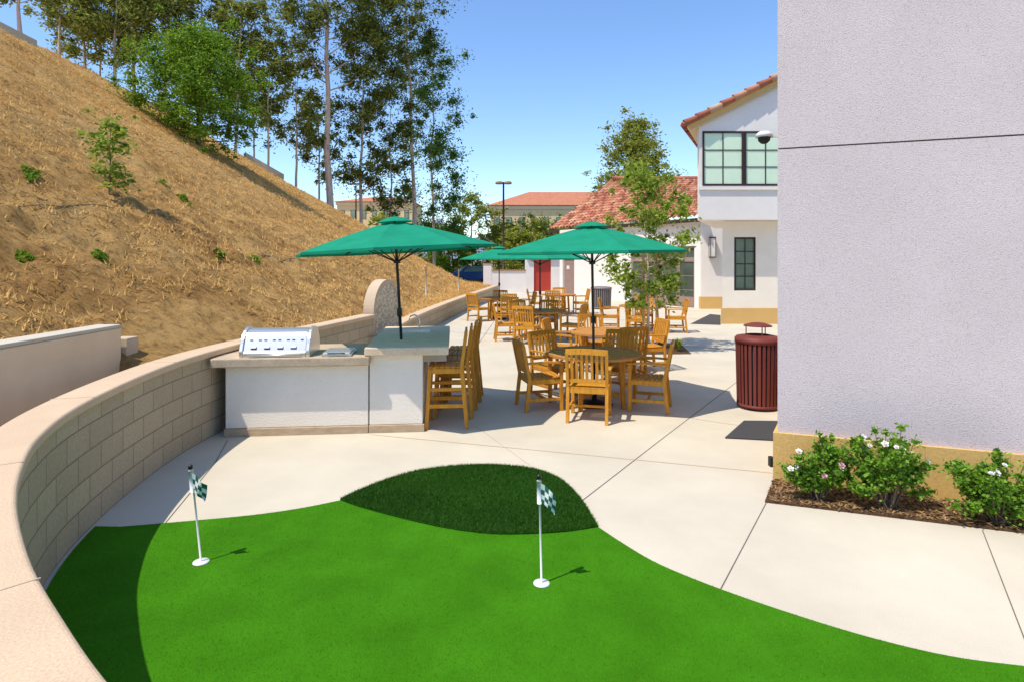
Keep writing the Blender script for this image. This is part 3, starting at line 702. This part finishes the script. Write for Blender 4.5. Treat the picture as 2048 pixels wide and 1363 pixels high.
EU = [ # px, Y, ytop, width px, trunk r, c0, clump r, leaves, mat, label, lean
 (40, 31, -90, 120, .13, .5, 1.0, 2600, m_euc2, 'bent bare trunk eucalyptus at the upper left corner of the hill', -.06),
 (118, 36, -70, 90, .1, .45, .9, 2400, m_euc2, 'thin pale eucalyptus second from the left on the hilltop', .01),
 (165, 40, -90, 115, .12, .22, 1.1, 4400, m_euc2, 'slender eucalyptus third from the left on the hilltop', .02),
 (200, 42, -60, 90, .08, .4, 1.0, 2600, m_euc, 'very thin eucalyptus between two leafier ones left of the bushy tree', .02),
 (228, 38, -60, 125, .11, .18, 1.2, 4800, m_euc2, 'leafy eucalyptus a little left of the bushy green tree', -.01),
 (268, 42, -110, 125, .13, .22, 1.2, 4800, m_euc, 'eucalyptus just left of the bushy green tree', .0),
 (330, 41, -70, 140, .13, .3, 1.2, 5000, m_euc2, 'eucalyptus rising behind the left half of the bushy green tree', .02),
 (400, 43, -50, 145, .13, .3, 1.2, 5200, m_euc, 'eucalyptus rising behind the top of the bushy green tree', -.01),
 (470, 42, 10, 120, .13, .25, 1.2, 4600, m_euc2, 'eucalyptus at the right shoulder of the bushy green tree', .0),
 (508, 44, 60, 60, .07, .3, .8, 1700, m_euc2, 'very thin eucalyptus at the left end of the low ridge wall', .0),
 (536, 43, 85, 85, .09, .3, .9, 2200, m_euc2, 'thin pale eucalyptus over the low concrete wall on the ridge', .01),
 (592, 45, 128, 95, .1, .25, 1.0, 3200, m_euc2, 'shorter sparse eucalyptus left of the tall pale trunk', .015),
 (662, 45.5, -150, 180, .28, .42, 1.8, 13500, m_euc, 'tallest eucalyptus with thick pale trunk and dense dark crown', -.02),
 (636, 47, 190, 75, .09, .2, .9, 2300, m_euc2, 'small eucalyptus close behind the thick pale trunk', .0),
 (722, 48, 60, 130, .15, .2, 1.5, 8500, m_euc, 'dark leafy eucalyptus between the two tallest trees', .01),
 (780, 50, 180, 95, .11, .2, 1.3, 5000, m_euc, 'lower dark eucalyptus left of the tall slim trunk', .0),
 (828, 52, -130, 170, .2, .55, 1.9, 11500, m_euc, 'tall slim eucalyptus with long bare pinkish trunk', .0),
 (868, 55, 75, 110, .15, .15, 1.6, 10000, m_deep, 'rightmost eucalyptus with low green crown against the sky', .0),
]
for i, (px, Y, yt, wp, tr_, c0, cr, nlf, mt, lab, ln) in enumerate(EU):
    X = px2(px, Y); z0 = hz(X, Y); zt = pz(yt, Y); Ht = zt - z0
    tree('eucalyptus_tree', lab, 'tree', (X, Y, z0), Ht, tr_, c0, wp * Y / F, pe, 16 if nlf < 6000 else 24, cr * .9, int(nlf * 2.1), .26, mt, m_bark, 100 + i, droop=.5, lean=ln, asp=.4, up=.7, group=GE, soft=True)
X, Y = -14.2, 27.2
tree('bushy_tree', 'round bright green bushy tree standing on the hillside', 'tree', (X, Y, hz(X, Y) - .2), 5.2, .12, .03, 4.4, pr, 60, .85, 55000, .115, m_bush, m_bark2, 7, asp=.55, up=.3, soft=True)
X, Y = hillhit(217, 390)
tree('hillside_sapling', 'thin leafy sapling growing on the left of the brown hillside', 'tree', (X, Y, hz(X, Y)), 145 * Y / F, .02, .1, 60 * Y / F, pr, 20, .22, 1000, .09, m_young, m_bark2, 8, asp=.5, soft=True)
YT = [(765, 62, 425, 90, m_ylw, 'low yellow green tree at the foot of the hill left of the bar umbrella top'),
 (905, 60, 455, 90, m_bush, 'green shrub tree beyond the low wall under the farthest umbrella'),
 (945, 64, 378, 110, m_ylw, 'tallest yellow green tree left of the parking lot lamp'),
 (1012, 58, 440, 90, m_ylw, 'yellow green tree at the parking lot lamp'),
 (1075, 60, 437, 110, m_ylw, 'yellow green tree in front of the far cream building'),
 (1130, 62, 448, 90, m_ylw, 'small yellow green tree beside the tiled wing roof'),
 (1040, 48, 462, 120, m_ylw, 'green tree just beyond the white far wall behind the umbrellas'),
 (860, 66, 445, 90, m_ylw, 'yellow green tree under the rightmost eucalyptus')]
for i, (px, Y, yt, wp, mt, lab) in enumerate(YT):
    Ht = (pz(yt, Y) + .1) * .93; X = px2(px, Y)
    tree('parking_tree', lab, 'tree', (X, Y, -.08), Ht, .12, .1, wp * Y / F, pr, 30, wp * Y / F * .17, 8000, .28, mt, m_bark2, 200 + i, asp=.5, up=.35, group='trees beyond the patio', soft=True)
Y = 46
tree('ornamental_tree', 'olive green conical tree rising behind the tiled roof', 'tree', (px2(1275, Y), Y, 0), pz(226, Y) - .4, .16, .4, 6.0, pc, 50, 1.05, 22000, .22, m_olive, m_bark2, 31, asp=.5, up=.5, soft=True)
Y = 13.8; X = px2(1298, Y)
tree('staked_young_tree', 'young slender tree with loose leaves tied to stakes in the patio planting bed', 'tree', (X, Y, 0), pz(345, Y), .04, .2, 1.75, lambda r_: .55 + .5 * math.sin(r_ * PI), 46, .27, 9000, .105, m_young, m_bark, 33, asp=.45, up=.5, droop=.4, soft=True)
for s, l in ((-.14, 'left wooden stake beside the young patio tree'), (.16, 'right wooden stake beside the young patio tree')):
    tag(MB().tube([(0, 0, 0), (0, 0, 2.3)], .025, 8).build('tree_stake', m_stake, None, (X + s, Y - .05, 0)), l, 'stake')
pb = [(X - .75, Y - .85), (X + .75, Y - .75), (X + .95, Y + .9), (X - .6, Y + .9)]
struct(MB().prism(pb, -.02, .012).build('planting_bed', m_mulch))
def spiky(label, x, y, h, n, seed, mt=m_young):
    q = random.Random(seed); V = []
    for i in range(n):
        a = q.random() * 2 * PI; l = h * q.uniform(.6, 1.1); sp = q.uniform(.2, .9); w = .012
        c, s = math.cos(a), math.sin(a); p = [(0, 0), (l * .35 * sp, l * .6), (l * .8 * sp, l * (1 - sp * .55))]
        for j in range(2):
            (r0, z0), (r1, z1) = p[j], p[j + 1]; w0 = w; w1 = w if j == 0 else .002
            V += [(c * r0 - s * w0, s * r0 + c * w0, z0), (c * r0 + s * w0, s * r0 - c * w0, z0), (c * r1 + s * w1, s * r1 - c * w1, z1), (c * r1 - s * w1, s * r1 + c * w1, z1)]
    o = linkmesh('strappy_plant', fast_mesh('strappy_plant', V, 4, mt)); o.location = (x, y, .01); tag(o, label, 'plant', 'strappy plants under the young tree')
spiky('strappy green plant right of the young tree trunk', X + .55, Y - .45, .38, 60, 1)
spiky('strappy green plant left of the young tree trunk', X - .42, Y - .35, .3, 50, 2)
spiky('strappy green plant at the back of the young tree bed', X + .35, Y + .4, .35, 50, 3)
WD = [(62, 352, 'green weed patch at the left edge of the hillside'), (325, 366, 'small green weed below the bushy tree'), (368, 398, 'green weed lower down the slope below the bushy tree'), (195, 516, 'dark green weed on the lower left slope'), (505, 520, 'wide green weed low on the slope left of the bar umbrella'), (52, 520, 'little green weed low at the left edge'), (440, 515, 'tiny green weed just left of the wide weed')]
for i, (px, py, lab) in enumerate(WD):
    X, Y = hillhit(px, py); r_ = [50, 34, 38, 40, 55, 36, 26][i] * Y / F * .3
    q = random.Random(i); cl = [(q.gauss(0, r_ * .55), q.gauss(0, r_ * .7), 0, r_ * .5) for _ in range(7)] + [(0, 0, 0, r_ * .6)]
    cl = [(a, b_, hz(X + a, Y + b_) - hz(X, Y) + .02, c) for a, b_, _, c in cl]
    o = linkmesh('weed', fast_mesh('weed', leafcloud(cl, 300, .09, .35, i, -.8, True), 4, m_bush)); o.location = (X, Y, hz(X, Y)); tag(o, lab, 'weed', 'weeds on the hillside')
for k, (off, lab) in enumerate([(3.2, 'lower thin drip hose along the foot of the slope'), (9.3, 'upper thin drip hose across the slope')]):
    pts = []
    Y = 7
    while Y < 38:
        X = outer(Y) - off + .25 * noise.noise(Vector((Y * .3, off, 0))); pts.append((X, Y, hz(X, Y) + .01)); Y += .3
    tag(MB().tube(pts, .008, 5).build('drip_hose', m_hose), lab, 'hose', 'drip hoses on the hillside')
def ridgewall(X0, Y0, X1, Y1, hh, lab):
    m = MB(); n = 8; vs = []
    for i in range(n + 1):
        f = i / n; X = X0 + (X1 - X0) * f; Y = Y0 + (Y1 - Y0) * f; z = hill0(X, Y)
        vs += [(X, Y, z - .5), (X, Y, z + hh), (X - .3, Y + .3, z + hh), (X - .3, Y + .3, z - .5)]
    fs = [(4 * i + k, 4 * i + (k + 1) % 4, 4 * i + 4 + (k + 1) % 4, 4 * i + 4 + k) for i in range(n) for k in range(4)] + [(0, 1, 2, 3), (4 * n + 3, 4 * n + 2, 4 * n + 1, 4 * n)]
    o = m.add(vs, fs).build('drainage_wall', m_conc_t); bm_fix(o); tag(o, lab, 'wall')
ridgewall(px2(-10, 25.2), 25.2, px2(74, 27), 27, .36, 'low grey concrete wall at the very top left of the hill')
ridgewall(px2(492, 42.2), 42.2, px2(568, 43), 43, .6, 'short concrete wall on the ridge right of the bushy tree')

def rose(label, x, y, h, w, seed, nb, pink):
    q = random.Random(seed); root = thing('rose_bush', label, 'rose bush', (x, y, .02), 0, 'rose bushes along the grey wall')
    m = MB(); cl = []; tips = []
    for i in range(44):
        a = q.random() * 2 * PI; rr = w * .5 * q.random() ** .55; hh = h * q.uniform(.3, 1.05) * (1 - .25 * (rr / (w * .5)) ** 2)
        e = Vector((math.cos(a) * rr, math.sin(a) * rr * .5, hh)); b0 = Vector((q.gauss(0, .03), q.gauss(0, .03), 0)); md = b0.lerp(e, .5) + Vector((math.cos(a) * .03, math.sin(a) * .02, .03))
        m.tube([b0, md, e], [.006, .005, .002], 5, False); tips.append(e); cl += [(e.x, e.y, e.z - .04, .055), (md.x, md.y, md.z, .07)]
        e2 = md.lerp(e, .5); cl.append((e2.x + q.gauss(0, .025), e2.y + q.gauss(0, .025), e2.z, .065))
    m.build('stems', m_bark2, root)
    linkmesh('foliage', fast_mesh('foliage', leafcloud(cl, int(11500 * w), .033, .62, seed, 0, True), 4, m_rose), root)
    q.shuffle(tips)
    for i in range(nb):
        e = tips[i]; m = MB(); sz = q.uniform(.016, .025)
        for k in range(3):
            for j in range(5):
                a = j * 2 * PI / 5 + k * .6; t_ = .5 + k * .35; c, s = math.cos(a), math.sin(a); rr = sz * (1.2 - .35 * k)
                c2, s2 = math.cos(a + .75), math.sin(a + .75); c3, s3 = math.cos(a - .75), math.sin(a - .75)
                m.add([(0, 0, 0), (c3 * rr * .8, s3 * rr * .8, sz * .4 * t_), (c * rr * 1.1, s * rr * 1.1, sz * t_), (c2 * rr * .8, s2 * rr * .8, sz * .4 * t_)], [(0, 1, 2, 3)])
        o = m.build('blossom', m_pet_p if q.random() < pink else m_pet_w, root, (e.x, e.y - .04, e.z + .025)); o.rotation_euler = (q.uniform(.2, .9), q.uniform(-.4, .4), 0)
rose('rose bush with pink and white blossoms nearest the corner of the grey wall', 2.6, 5.11, .56, .56, 1, 8, .4)
rose('tallest middle rose bush with white blossoms against the tan base', 3.08, 4.93, .7, .7, 2, 10, .1)
rose('rose bush at the right edge with a few pink blossoms', 3.76, 4.66, .6, .84, 3, 10, .4)

# ---------------------------------------------------------------- fountain
fx, fy = px2(766, 12.3), 12.3
fo = thing('wall_fountain', 'round pebble faced fountain with curved stone basin beyond the bar', 'fountain', (fx, fy, 0), R(-14))
nn = 28; Rr = .6; zc = 1.02
arc = [(math.cos(PI * k / nn) * Rr, zc + math.sin(PI * k / nn) * Rr) for k in range(nn + 1)]
def yprism(poly, x0, x1):
    m = MB(); n = len(poly); m.add([(x0, a, c) for a, c in poly] + [(x1, a, c) for a, c in poly], [list(range(n)), list(range(n, 2 * n))[::-1]] + [((i + 1) % n, i, n + i, n + (i + 1) % n) for i in range(n)]); return m
bm_fix(yprism(arc + [(-Rr, .2), (Rr, .2)], -.1, .08).build('back_panel', m_conc_t, fo))
inner = [(a * .9, zc + (c - zc) * .9) for a, c in arc] + [(-Rr * .9, .5), (Rr * .9, .5)]
bm_fix(yprism(inner, .081, .092).build('pebble_face', m_peb, fo))
vs = []
for a, c in [(Rr, .45)] + arc + [(-Rr, .45)]:
    for (xx, k) in ((-.115, .9), (.11, .9), (.11, 1.04), (-.115, 1.04)): vs.append((xx, a * k, zc + (c - zc) * (k if c > zc else 1)))
n = len(arc) + 2; fs = [(4 * i + k, 4 * i + (k + 1) % 4, 4 * i + 4 + (k + 1) % 4, 4 * i + 4 + k) for i in range(n - 1) for k in range(4)] + [(0, 1, 2, 3), (4 * n - 1, 4 * n - 2, 4 * n - 3, 4 * n - 4)]
m = MB().add(vs, fs); bm_fix(m.build('arch_trim', m_conc_t, fo))
def halfring(r0, r1, z0, z1, name, mat):
    vs = []; K = 24
    for k in range(K + 1):
        a = -PI / 2 + PI * k / K; c, s = math.cos(a), math.sin(a)
        vs += [(c * r0 + .15, s * r0, z0), (c * r1 + .15, s * r1, z0), (c * r1 + .15, s * r1, z1), (c * r0 + .15, s * r0, z1)]
    fs = [(4 * i + k, 4 * i + (k + 1) % 4, 4 * i + 4 + (k + 1) % 4, 4 * i + 4 + k) for i in range(K) for k in range(4)]
    m = MB().add(vs, fs); o = m.build(name, mat, fo); bm_fix(o); return o
halfring(.72, .95, 0, .5, 'basin_wall', m_conc_t); halfring(.68, 1.0, .502, .57, 'basin_rim', m_cap)
m = MB().lathe([(0, .42), (.72, .42)], 32, (.15, 0, 0)); m.build('water', M('pool_water', (.03, .08, .08), rough=.03), fo)

# ---------------------------------------------------------------- buildings behind
def wallholes(m, x0, x1, z0, z1, holes, y0, y1):
    xs = sorted({x0, x1, *[h[0] for h in holes], *[h[1] for h in holes]}); zs = sorted({z0, z1, *[h[2] for h in holes], *[h[3] for h in holes]})
    for a, c in zip(xs[:-1], xs[1:]):
        for e, f in zip(zs[:-1], zs[1:]):
            cx, cz = (a + c) / 2, (e + f) / 2
            if any(h[0] < cx < h[1] and h[2] < cz < h[3] for h in holes): continue
            m.box(a, c, y0, y1, e, f)
    return m
def window(par, x0, x1, z0, z1, y, cols, rows, mf, mg, fw=.06, name='window', bw=.03):
    m = MB(); m.box(x0, x0 + fw, y - .03, y + .05, z0, z1).box(x1 - fw, x1, y - .03, y + .05, z0, z1).box(x0 + fw, x1 - fw, y - .03, y + .05, z0, z0 + fw).box(x0 + fw, x1 - fw, y - .03, y + .05, z1 - fw, z1)
    for k in range(1, cols):
        x = x0 + fw + (x1 - x0 - 2 * fw) * k / cols; m.box(x - bw / 2, x + bw / 2, y - .012, y + .03, z0 + fw, z1 - fw)
    for k in range(1, rows):
        z = z0 + fw + (z1 - z0 - 2 * fw) * k / rows; m.box(x0 + fw, x1 - fw, y - .01, y + .028, z - bw / 2, z + bw / 2)
    o = m.build(name, mf, par)
    MB().box(x0 + fw * .5, x1 - fw * .5, y + .005, y + .02, z0 + fw * .5, z1 - fw * .5).build('pane', mg, o)
    return o
def tile_roof(par, A, B, C, D, nc, nr, name='tile_roof', rad=.075):
    A, B, C, D = map(Vector, (A, B, C, D)); nrm = (B - A).cross(D - A).normalized()
    if nrm.z < 0: nrm = -nrm
    K = 6; m = MB(); vs = []; NI = nc * K + 1
    for j in range(nr):
        for f in (0, 1):
            v = (j + f) / nr
            for i in range(NI):
                uu = i / (nc * K); p = A.lerp(B, uu).lerp(D.lerp(C, uu), v)
                hh = rad * abs(math.sin(PI * i / K)) ** .7 + (.045 if f == 0 else .0) + .012 * noise.noise(Vector((i // K, j, 5)))
                vs.append(p + nrm * hh)
    fs = []; uv = []
    for j in range(2 * nr - 1):
        for i in range(NI - 1):
            fs.append((j * NI + i, j * NI + i + 1, (j + 1) * NI + i + 1, (j + 1) * NI + i)); uv.append([(i // K + .5, j // 2 + .5)] * 4)
    m.add(vs, fs, uv); return m.build(name, m_tile, par)
bb = thing('two_storey_building', 'white stucco building with overhanging windowed bay and red tile gable roof', 'building', (5.8, 18.8, 0))
G = .32
m = MB(); wallholes(m, .76, 4.5, .47, 3.27, [(1.13, 1.82, 1.05, 2.76)], G, G + .3).box(.76, .96, G + .3, 5, .47, 3.27).build('ground_floor_wall', m_whitew, bb)
MB().box(.72, 4.5, G - .04, G, 0, .5).box(.72, .757, G, 5, 0, .5).build('stone_base', m_basetan, bb)
window(bb, 1.13, 1.82, 1.05, 2.76, G + .12, 2, 4, m_bronze, m_glassd)
m = MB(); wallholes(m, 0, 4.5, 3.28, 6.1, [(.1, 4.3, 4.33, 6.02)], -.2, .1).box(0, .2, .1, 5, 3.28, 6.1).box(.2, 4.5, .1, 5, 3.28, 3.4).build('bay_wall', m_white, bb)
for a_, c_ in ((.1, 1.38), (1.4, 2.72), (2.74, 4.3)): window(bb, a_, c_, 4.33, 6.02, -.19, 2, 3, m_bronze, m_glassg, .06, bw=.028)
MB().box(-.04, 4.5, -.26, -.225, 4.2, 4.3).build('window_sill', m_white, bb)
MB().vprism([(0, 6.101), (4.5, 6.101), (4.5, 8.55), (0, 6.3)], -.2, .1).build('gable_wall', m_white, bb)
sl_ = .51
def rk(x): return 6.2 + (x + .45) * sl_
MB().vprism([(-.42, rk(-.42) - .02), (4.6, rk(4.6) - .02), (4.6, rk(4.6) - .28), (-.3, rk(-.3) - .24)], -.34, -.28).build('fascia', m_basetan, bb)
MB().vprism([(-.4, rk(-.4) - .03), (4.6, rk(4.6) - .03), (4.6, rk(4.6) - .1), (-.4, rk(-.4) - .1)], -.27, 5).build('eave_board', m_creamt, bb)
rf = tile_roof(bb, (-.5, -.38, rk(-.5)), (-.5, 5, rk(-.5)), (4.6, 5, rk(4.6)), (4.6, -.38, rk(4.6)), 19, 12)
m = MB()
for k in range(14):
    x = -.5 + k * .38; a = Vector((x, -.34, rk(x) + .06)); c = Vector((x + .42, -.34, rk(x + .42) + .03)); o_ = len(m.f)
    m.tube([a, c], [.115, .085], 10)
    for f_ in range(o_, len(m.f)): m.uv[f_] = [(k + .5, 3.5)] * len(m.f[f_])
m.build('rake_tiles', m_tile, rf)
for ch in bb.children_recursive:      # the building runs back at a skew to its street front
    for v in ch.data.vertices: v.co.x += .45 * max(v.co.y, 0)
# wing
wg = thing('single_storey_wing', 'white single storey wing with glass doors and red barrel tile roof', 'building', (2.7, 34, 0), R(-60))
m = MB(); wallholes(m, 0, 10.3, 0, 3.7, [(.3, 1.4, 0, 2.2), (6.0, 10.0, 0, 2.62)], 0, .3).box(0, .3, .3, 4, 0, 3.7).build('wall', m_white, wg)
MB().box(.3, 1.4, .12, .17, .02, 2.2).build('door', m_mauve, wg)
MB().box(.55, .8, .1, .118, 1.5, 1.7).build('door_sign', m_whitep, wg)
m_door = M('door_glass', (.05, .07, .06), (.12, .15, .12), scale=.8, rough=.08)
for k in range(4):
    x0 = 6.0 + k * 1.0; o = window(wg, x0 + .003, x0 + .997, 0.02, 2.05, .1, 2 if k in (1, 2) else 1, 3, m_mauve, m_door, .1, name='glass_door')
    MB().box(x0 + .1, x0 + .9, .075, .098, .1, .45).build('kick_panel', m_mauve, o)
window(wg, 6.003, 9.997, 2.06, 2.61, .1, 8, 1, m_mauve, m_door, .08, name='transom_window')
rw = thing('entrance_return_wall', 'white wall beside the glass doors carrying the lantern', 'wall', (7.85, 24.9, 0))
MB().box(0, 2.2, 0, .3, .5, 3.9).build('wall_body', m_white, rw); MB().box(-.03, 2.2, -.04, .3, 0, .498).build('stone_base', m_basetan, rw)
sc = thing('wall_lantern', 'dark framed white wall lantern beside the glass doors', 'lamp', (px2(1426, 24.7), 24.86, 2.12))
MB().box(-.11, .11, -.0, .03, 0, .85).box(-.12, .12, -.18, 0, .81, .86).box(-.12, .12, -.18, 0, 0, .04).box(-.12, -.1, -.18, -.16, .04, .81).box(.1, .12, -.18, -.16, .04, .81).build('frame', m_bronze, sc)
MB().box(-.098, .098, -.155, -.01, .042, .808).build('diffuser', m_whitep, sc)
Mi = (Matrix.Translation((2.7, 34, 0)) @ Matrix.Rotation(R(-60), 4, 'Z')).inverted()
A = Vector((px2(1410, 24.4), 24.4, 3.78)); B = Vector((px2(1098, 35.2), 35.2, 3.78)); C = Vector((px2(1225, 34.5), 34.5, 6.6)); D = Vector((px2(1470, 33), 33, 6.4))
A, B, C, D = [Mi @ p for p in (A, B, C, D)]
wr = tile_roof(wg, A, B, C, D, 40, 17, rad=.1)
MB().bar(A - Vector((0, 0, .1)), B - Vector((0, 0, .1)), .06, .16).build('fascia', m_bronze, wg)
m = MB().tube([C + (D - C) * k / 12 + Vector((0, 0, .1)) for k in range(13)], .13, 8)
for f_ in range(len(m.f)): m.uv[f_] = [(f_ // 8 + .5, 1.5)] * len(m.f[f_])
m.build('ridge_tiles', m_tile, wr)
tr_ = MB(); tr_.add([B, C, C + Vector((-1.5, 2.5, -1.0))], [(0, 1, 2)], [[(2.5, 2.5)] * 3]); tr_.build('hip_panel', m_tile, wr)
sv = thing('service_building', 'small white building with a red door at the far end of the patio', 'building', (.9, 38.5, 0))
m = MB(); wallholes(m, 0, 2.3, 0, 2.6, [(.5, 1.6, 0, 2.05)], 0, .3).box(0, .3, .3, 3, 0, 2.6).build('wall', m_white, sv)
MB().box(.5, 1.6, .1, .16, .02, 2.05).build('door', m_red, sv)
MB().box(-.2, 2.5, -.3, 3.2, 2.6, 2.75).build('roof', m_tile, sv)
lw = thing('low_white_wall', 'low white wall with clay coloured coping and dark railing behind the tables', 'wall', (-1.75, 36.6, 0))
MB().box(0, 2.6, 0, .25, 0, 1.35).box(.0, .5, -.02, .27, 0, 1.75).build('wall_body', m_white, lw)
MB().box(.51, 2.62, -.05, .3, 1.352, 1.42).box(-.05, .5, -.05, .3, 1.752, 1.82).build('coping', M('clay_coping', (.4, .22, .14)), lw)
m = MB().box(.6, 2.5, .1, .14, 1.78, 1.82)
for k in range(16): m.box(.62 + k * .12, .64 + k * .12, .11, .13, 1.42, 1.78)
m.build('railing', m_black, lw)
m_froof = M('far_roof', (.52, .2, .1), (.4, .14, .07), scale=1.5, bump=.6, bscale=6, bdist=.1)
def far_building(lab, x0, x1, y0, d, h, rh, nw, zwin):
    t = thing('office_building', lab, 'building', (x0, y0, 0)); w_ = x1 - x0
    MB().box(0, w_, 0, d, 0, h).build('wall', m_cream, t)
    MB().box(-.2, w_ + .2, -.2, 0, h - .6, h - .1).build('cornice', m_creamt, t)
    m = MB(); e = .5; m.add([(-e, -e, h), (w_ + e, -e, h), (w_ + e, d + e, h), (-e, d + e, h), (d * .45, d / 2, h + rh), (w_ - d * .45, d / 2, h + rh)], [(0, 1, 5, 4), (1, 2, 5), (2, 3, 4, 5), (3, 0, 4), (3, 2, 1, 0)])
    m.build('roof', m_froof, t)
    for k in range(nw):
        x = (k + .5) * w_ / nw
        for z in zwin:
            f = MB().box(x - .42, x + .42, -.06, -.02, z, z + 1.5).build('window', m_bronze, t)
            MB().box(x - .35, x + .35, -.09, -.065, z + .07, z + 1.43).build('pane', m_glassd, f)
    return t
far_building('long cream office building with red tile roof behind the parking lamp', -3.4, 24, 95, 14, 10.6, 2.9, 14, (3, 7.2))
far_building('farther cream office building with red roof seen between the eucalyptus trunks', -31.5, -18, 108, 12, 12.4, 1.5, 7, (5.5, 9.4))
m = MB(); vs = []; fs = []; n = 60
for i in range(n + 1):
    x = -420 + i * 14
    hgt = 44 + 38 * math.exp(-((x + 118) / 22) ** 2) + 50 * math.exp(-((x + 230) / 50) ** 2) + 8 * noise.noise(Vector((x * .03, 0, 0)))
    vs += [(x, 900, -5), (x, 960, hgt * .82), (x, 1100, -5)]
for i in range(n):
    a = 3 * i; fs += [(a, a + 3, a + 4, a + 1), (a + 1, a + 4, a + 5, a + 2)]
struct(m.add(vs, fs, smooth=True).build('mountains', m_mount))
m_lh = M('lamp_head', (.35, .25, .17))
def lamp(px, Y, yt, lab):
    zt = pz(yt, Y); t = thing('parking_lamp', lab, 'street lamp', (px2(px, Y), Y, -.06), 0, 'double headed parking lot lamps')
    MB().tube([(0, 0, 0), (0, 0, zt)], [.1, .07], 10).build('pole', m_bronze, t)
    MB().bar((-.3, 0, zt - .08), (.3, 0, zt - .08), .06, .06).build('arm', m_bronze, t)
    for s in (-1, 1): MB().lathe([(0, .12), (.22, .1), (.3, 0), (.28, -.1), (0, -.1)], 16, (s * .34, 0, zt - .05)).build('lamp_head', m_lh, t)
lamp(1007, 46, 363, 'double headed lamp post standing beyond the middle umbrella')
lamp(712, 72, 366, 'double headed lamp post seen between the eucalyptus trunks')
def car(x, y, rz, mt, lab):
    t = thing('parked_car', lab, 'car', (x, y, -.06), rz, 'cars in the parking lot')
    side = [(-2.2, .3), (-2.25, .75), (-1.9, .95), (-1.3, 1.0), (-.75, 1.42), (.7, 1.45), (1.35, 1.02), (2.1, .85), (2.25, .6), (2.2, .3)]
    bm_fix(MB().vprism(side, -.87, .87).build('body', mt, t, bevel=.05))
    for s in (-1, 1):
        MB().vprism([(-1.1, 1.0), (-.68, 1.36), (.62, 1.38), (1.12, 1.02)], s * .875 - .005, s * .875 + .005).build('side_window', m_glassd, t)
        for xx in (-1.35, 1.35):
            wl = MB().tube([(xx, s * .72, .33), (xx, s * .9, .33)], .33, 16).build('wheel', m_dark, t)
            MB().tube([(xx, s * .895, .33), (xx, s * .91, .33)], .19, 12).build('rim', m_steel, wl)
    MB().add([(-1.34, -.7, 1.02), (-1.34, .7, 1.02), (-.8, .65, 1.41), (-.8, -.65, 1.41)], [(0, 1, 2, 3)]).build('windscreen', m_glassd, t)
car(px2(945, 55), 55, R(20), m_carb, 'blue car parked beyond the low wall left of the farthest umbrella')
car(px2(925, 64), 64, R(15), m_carw, 'silver car parked behind the blue car')
for px, py, lab in ((852, 585, 'thin white post at the hill foot beyond the fountain'), (917, 578, 'thin grey post farther along the hill foot')):
    Y = 24 if px == 852 else 30; X = px2(px, Y)
    tag(MB().tube([(0, 0, -.2), (0, 0, 1.15)], .03, 8).build('marker_post', m_conc, None, (X, Y, hz(X, Y) if X < outer(Y) else .2)), lab, 'post')

# ---------------------------------------------------------------- light, sky, camera
wd = bpy.data.worlds.new('World'); S.world = wd; wd.use_nodes = True; t = wd.node_tree
sk = t.nodes.new('ShaderNodeTexSky'); sk.sky_type = 'NISHITA'; sk.sun_disc = False; sk.sun_elevation = R(62.5); sk.sun_rotation = R(235); sk.air_density = 1.0; sk.dust_density = .3; sk.ozone_density = 3.0; sk.altitude = 300
hs = t.nodes.new('ShaderNodeHueSaturation'); hs.inputs['Hue'].default_value = .503; hs.inputs['Saturation'].default_value = 1.1; hs.inputs['Value'].default_value = 1.62
bg = t.nodes['Background']; t.links.new(sk.outputs[0], hs.inputs['Color']); t.links.new(hs.outputs[0], bg.inputs[0]); bg.inputs[1].default_value = .15
sd = bpy.data.lights.new('Sun', 'SUN'); sd.energy = 4.9; sd.angle = R(.5); sd.color = (1, .93, .80)
so = bpy.data.objects.new('Sun', sd); COL.objects.link(so); so.rotation_euler = Vector((.43, .29, -1)).to_track_quat('-Z', 'Y').to_euler()
cd = bpy.data.cameras.new('Camera'); cd.sensor_width = 36; cd.lens = F / 2048 * 36; cd.shift_y = -(681.5 - HY) / 2048; cd.clip_end = 3000; cd.clip_start = .05
co = bpy.data.objects.new('Camera', cd); COL.objects.link(co); co.location = (0, 0, H); co.rotation_euler = (R(90), 0, 0); S.camera = co
S.view_settings.view_transform = 'Standard'; S.view_settings.look = 'None'; S.view_settings.exposure = 0
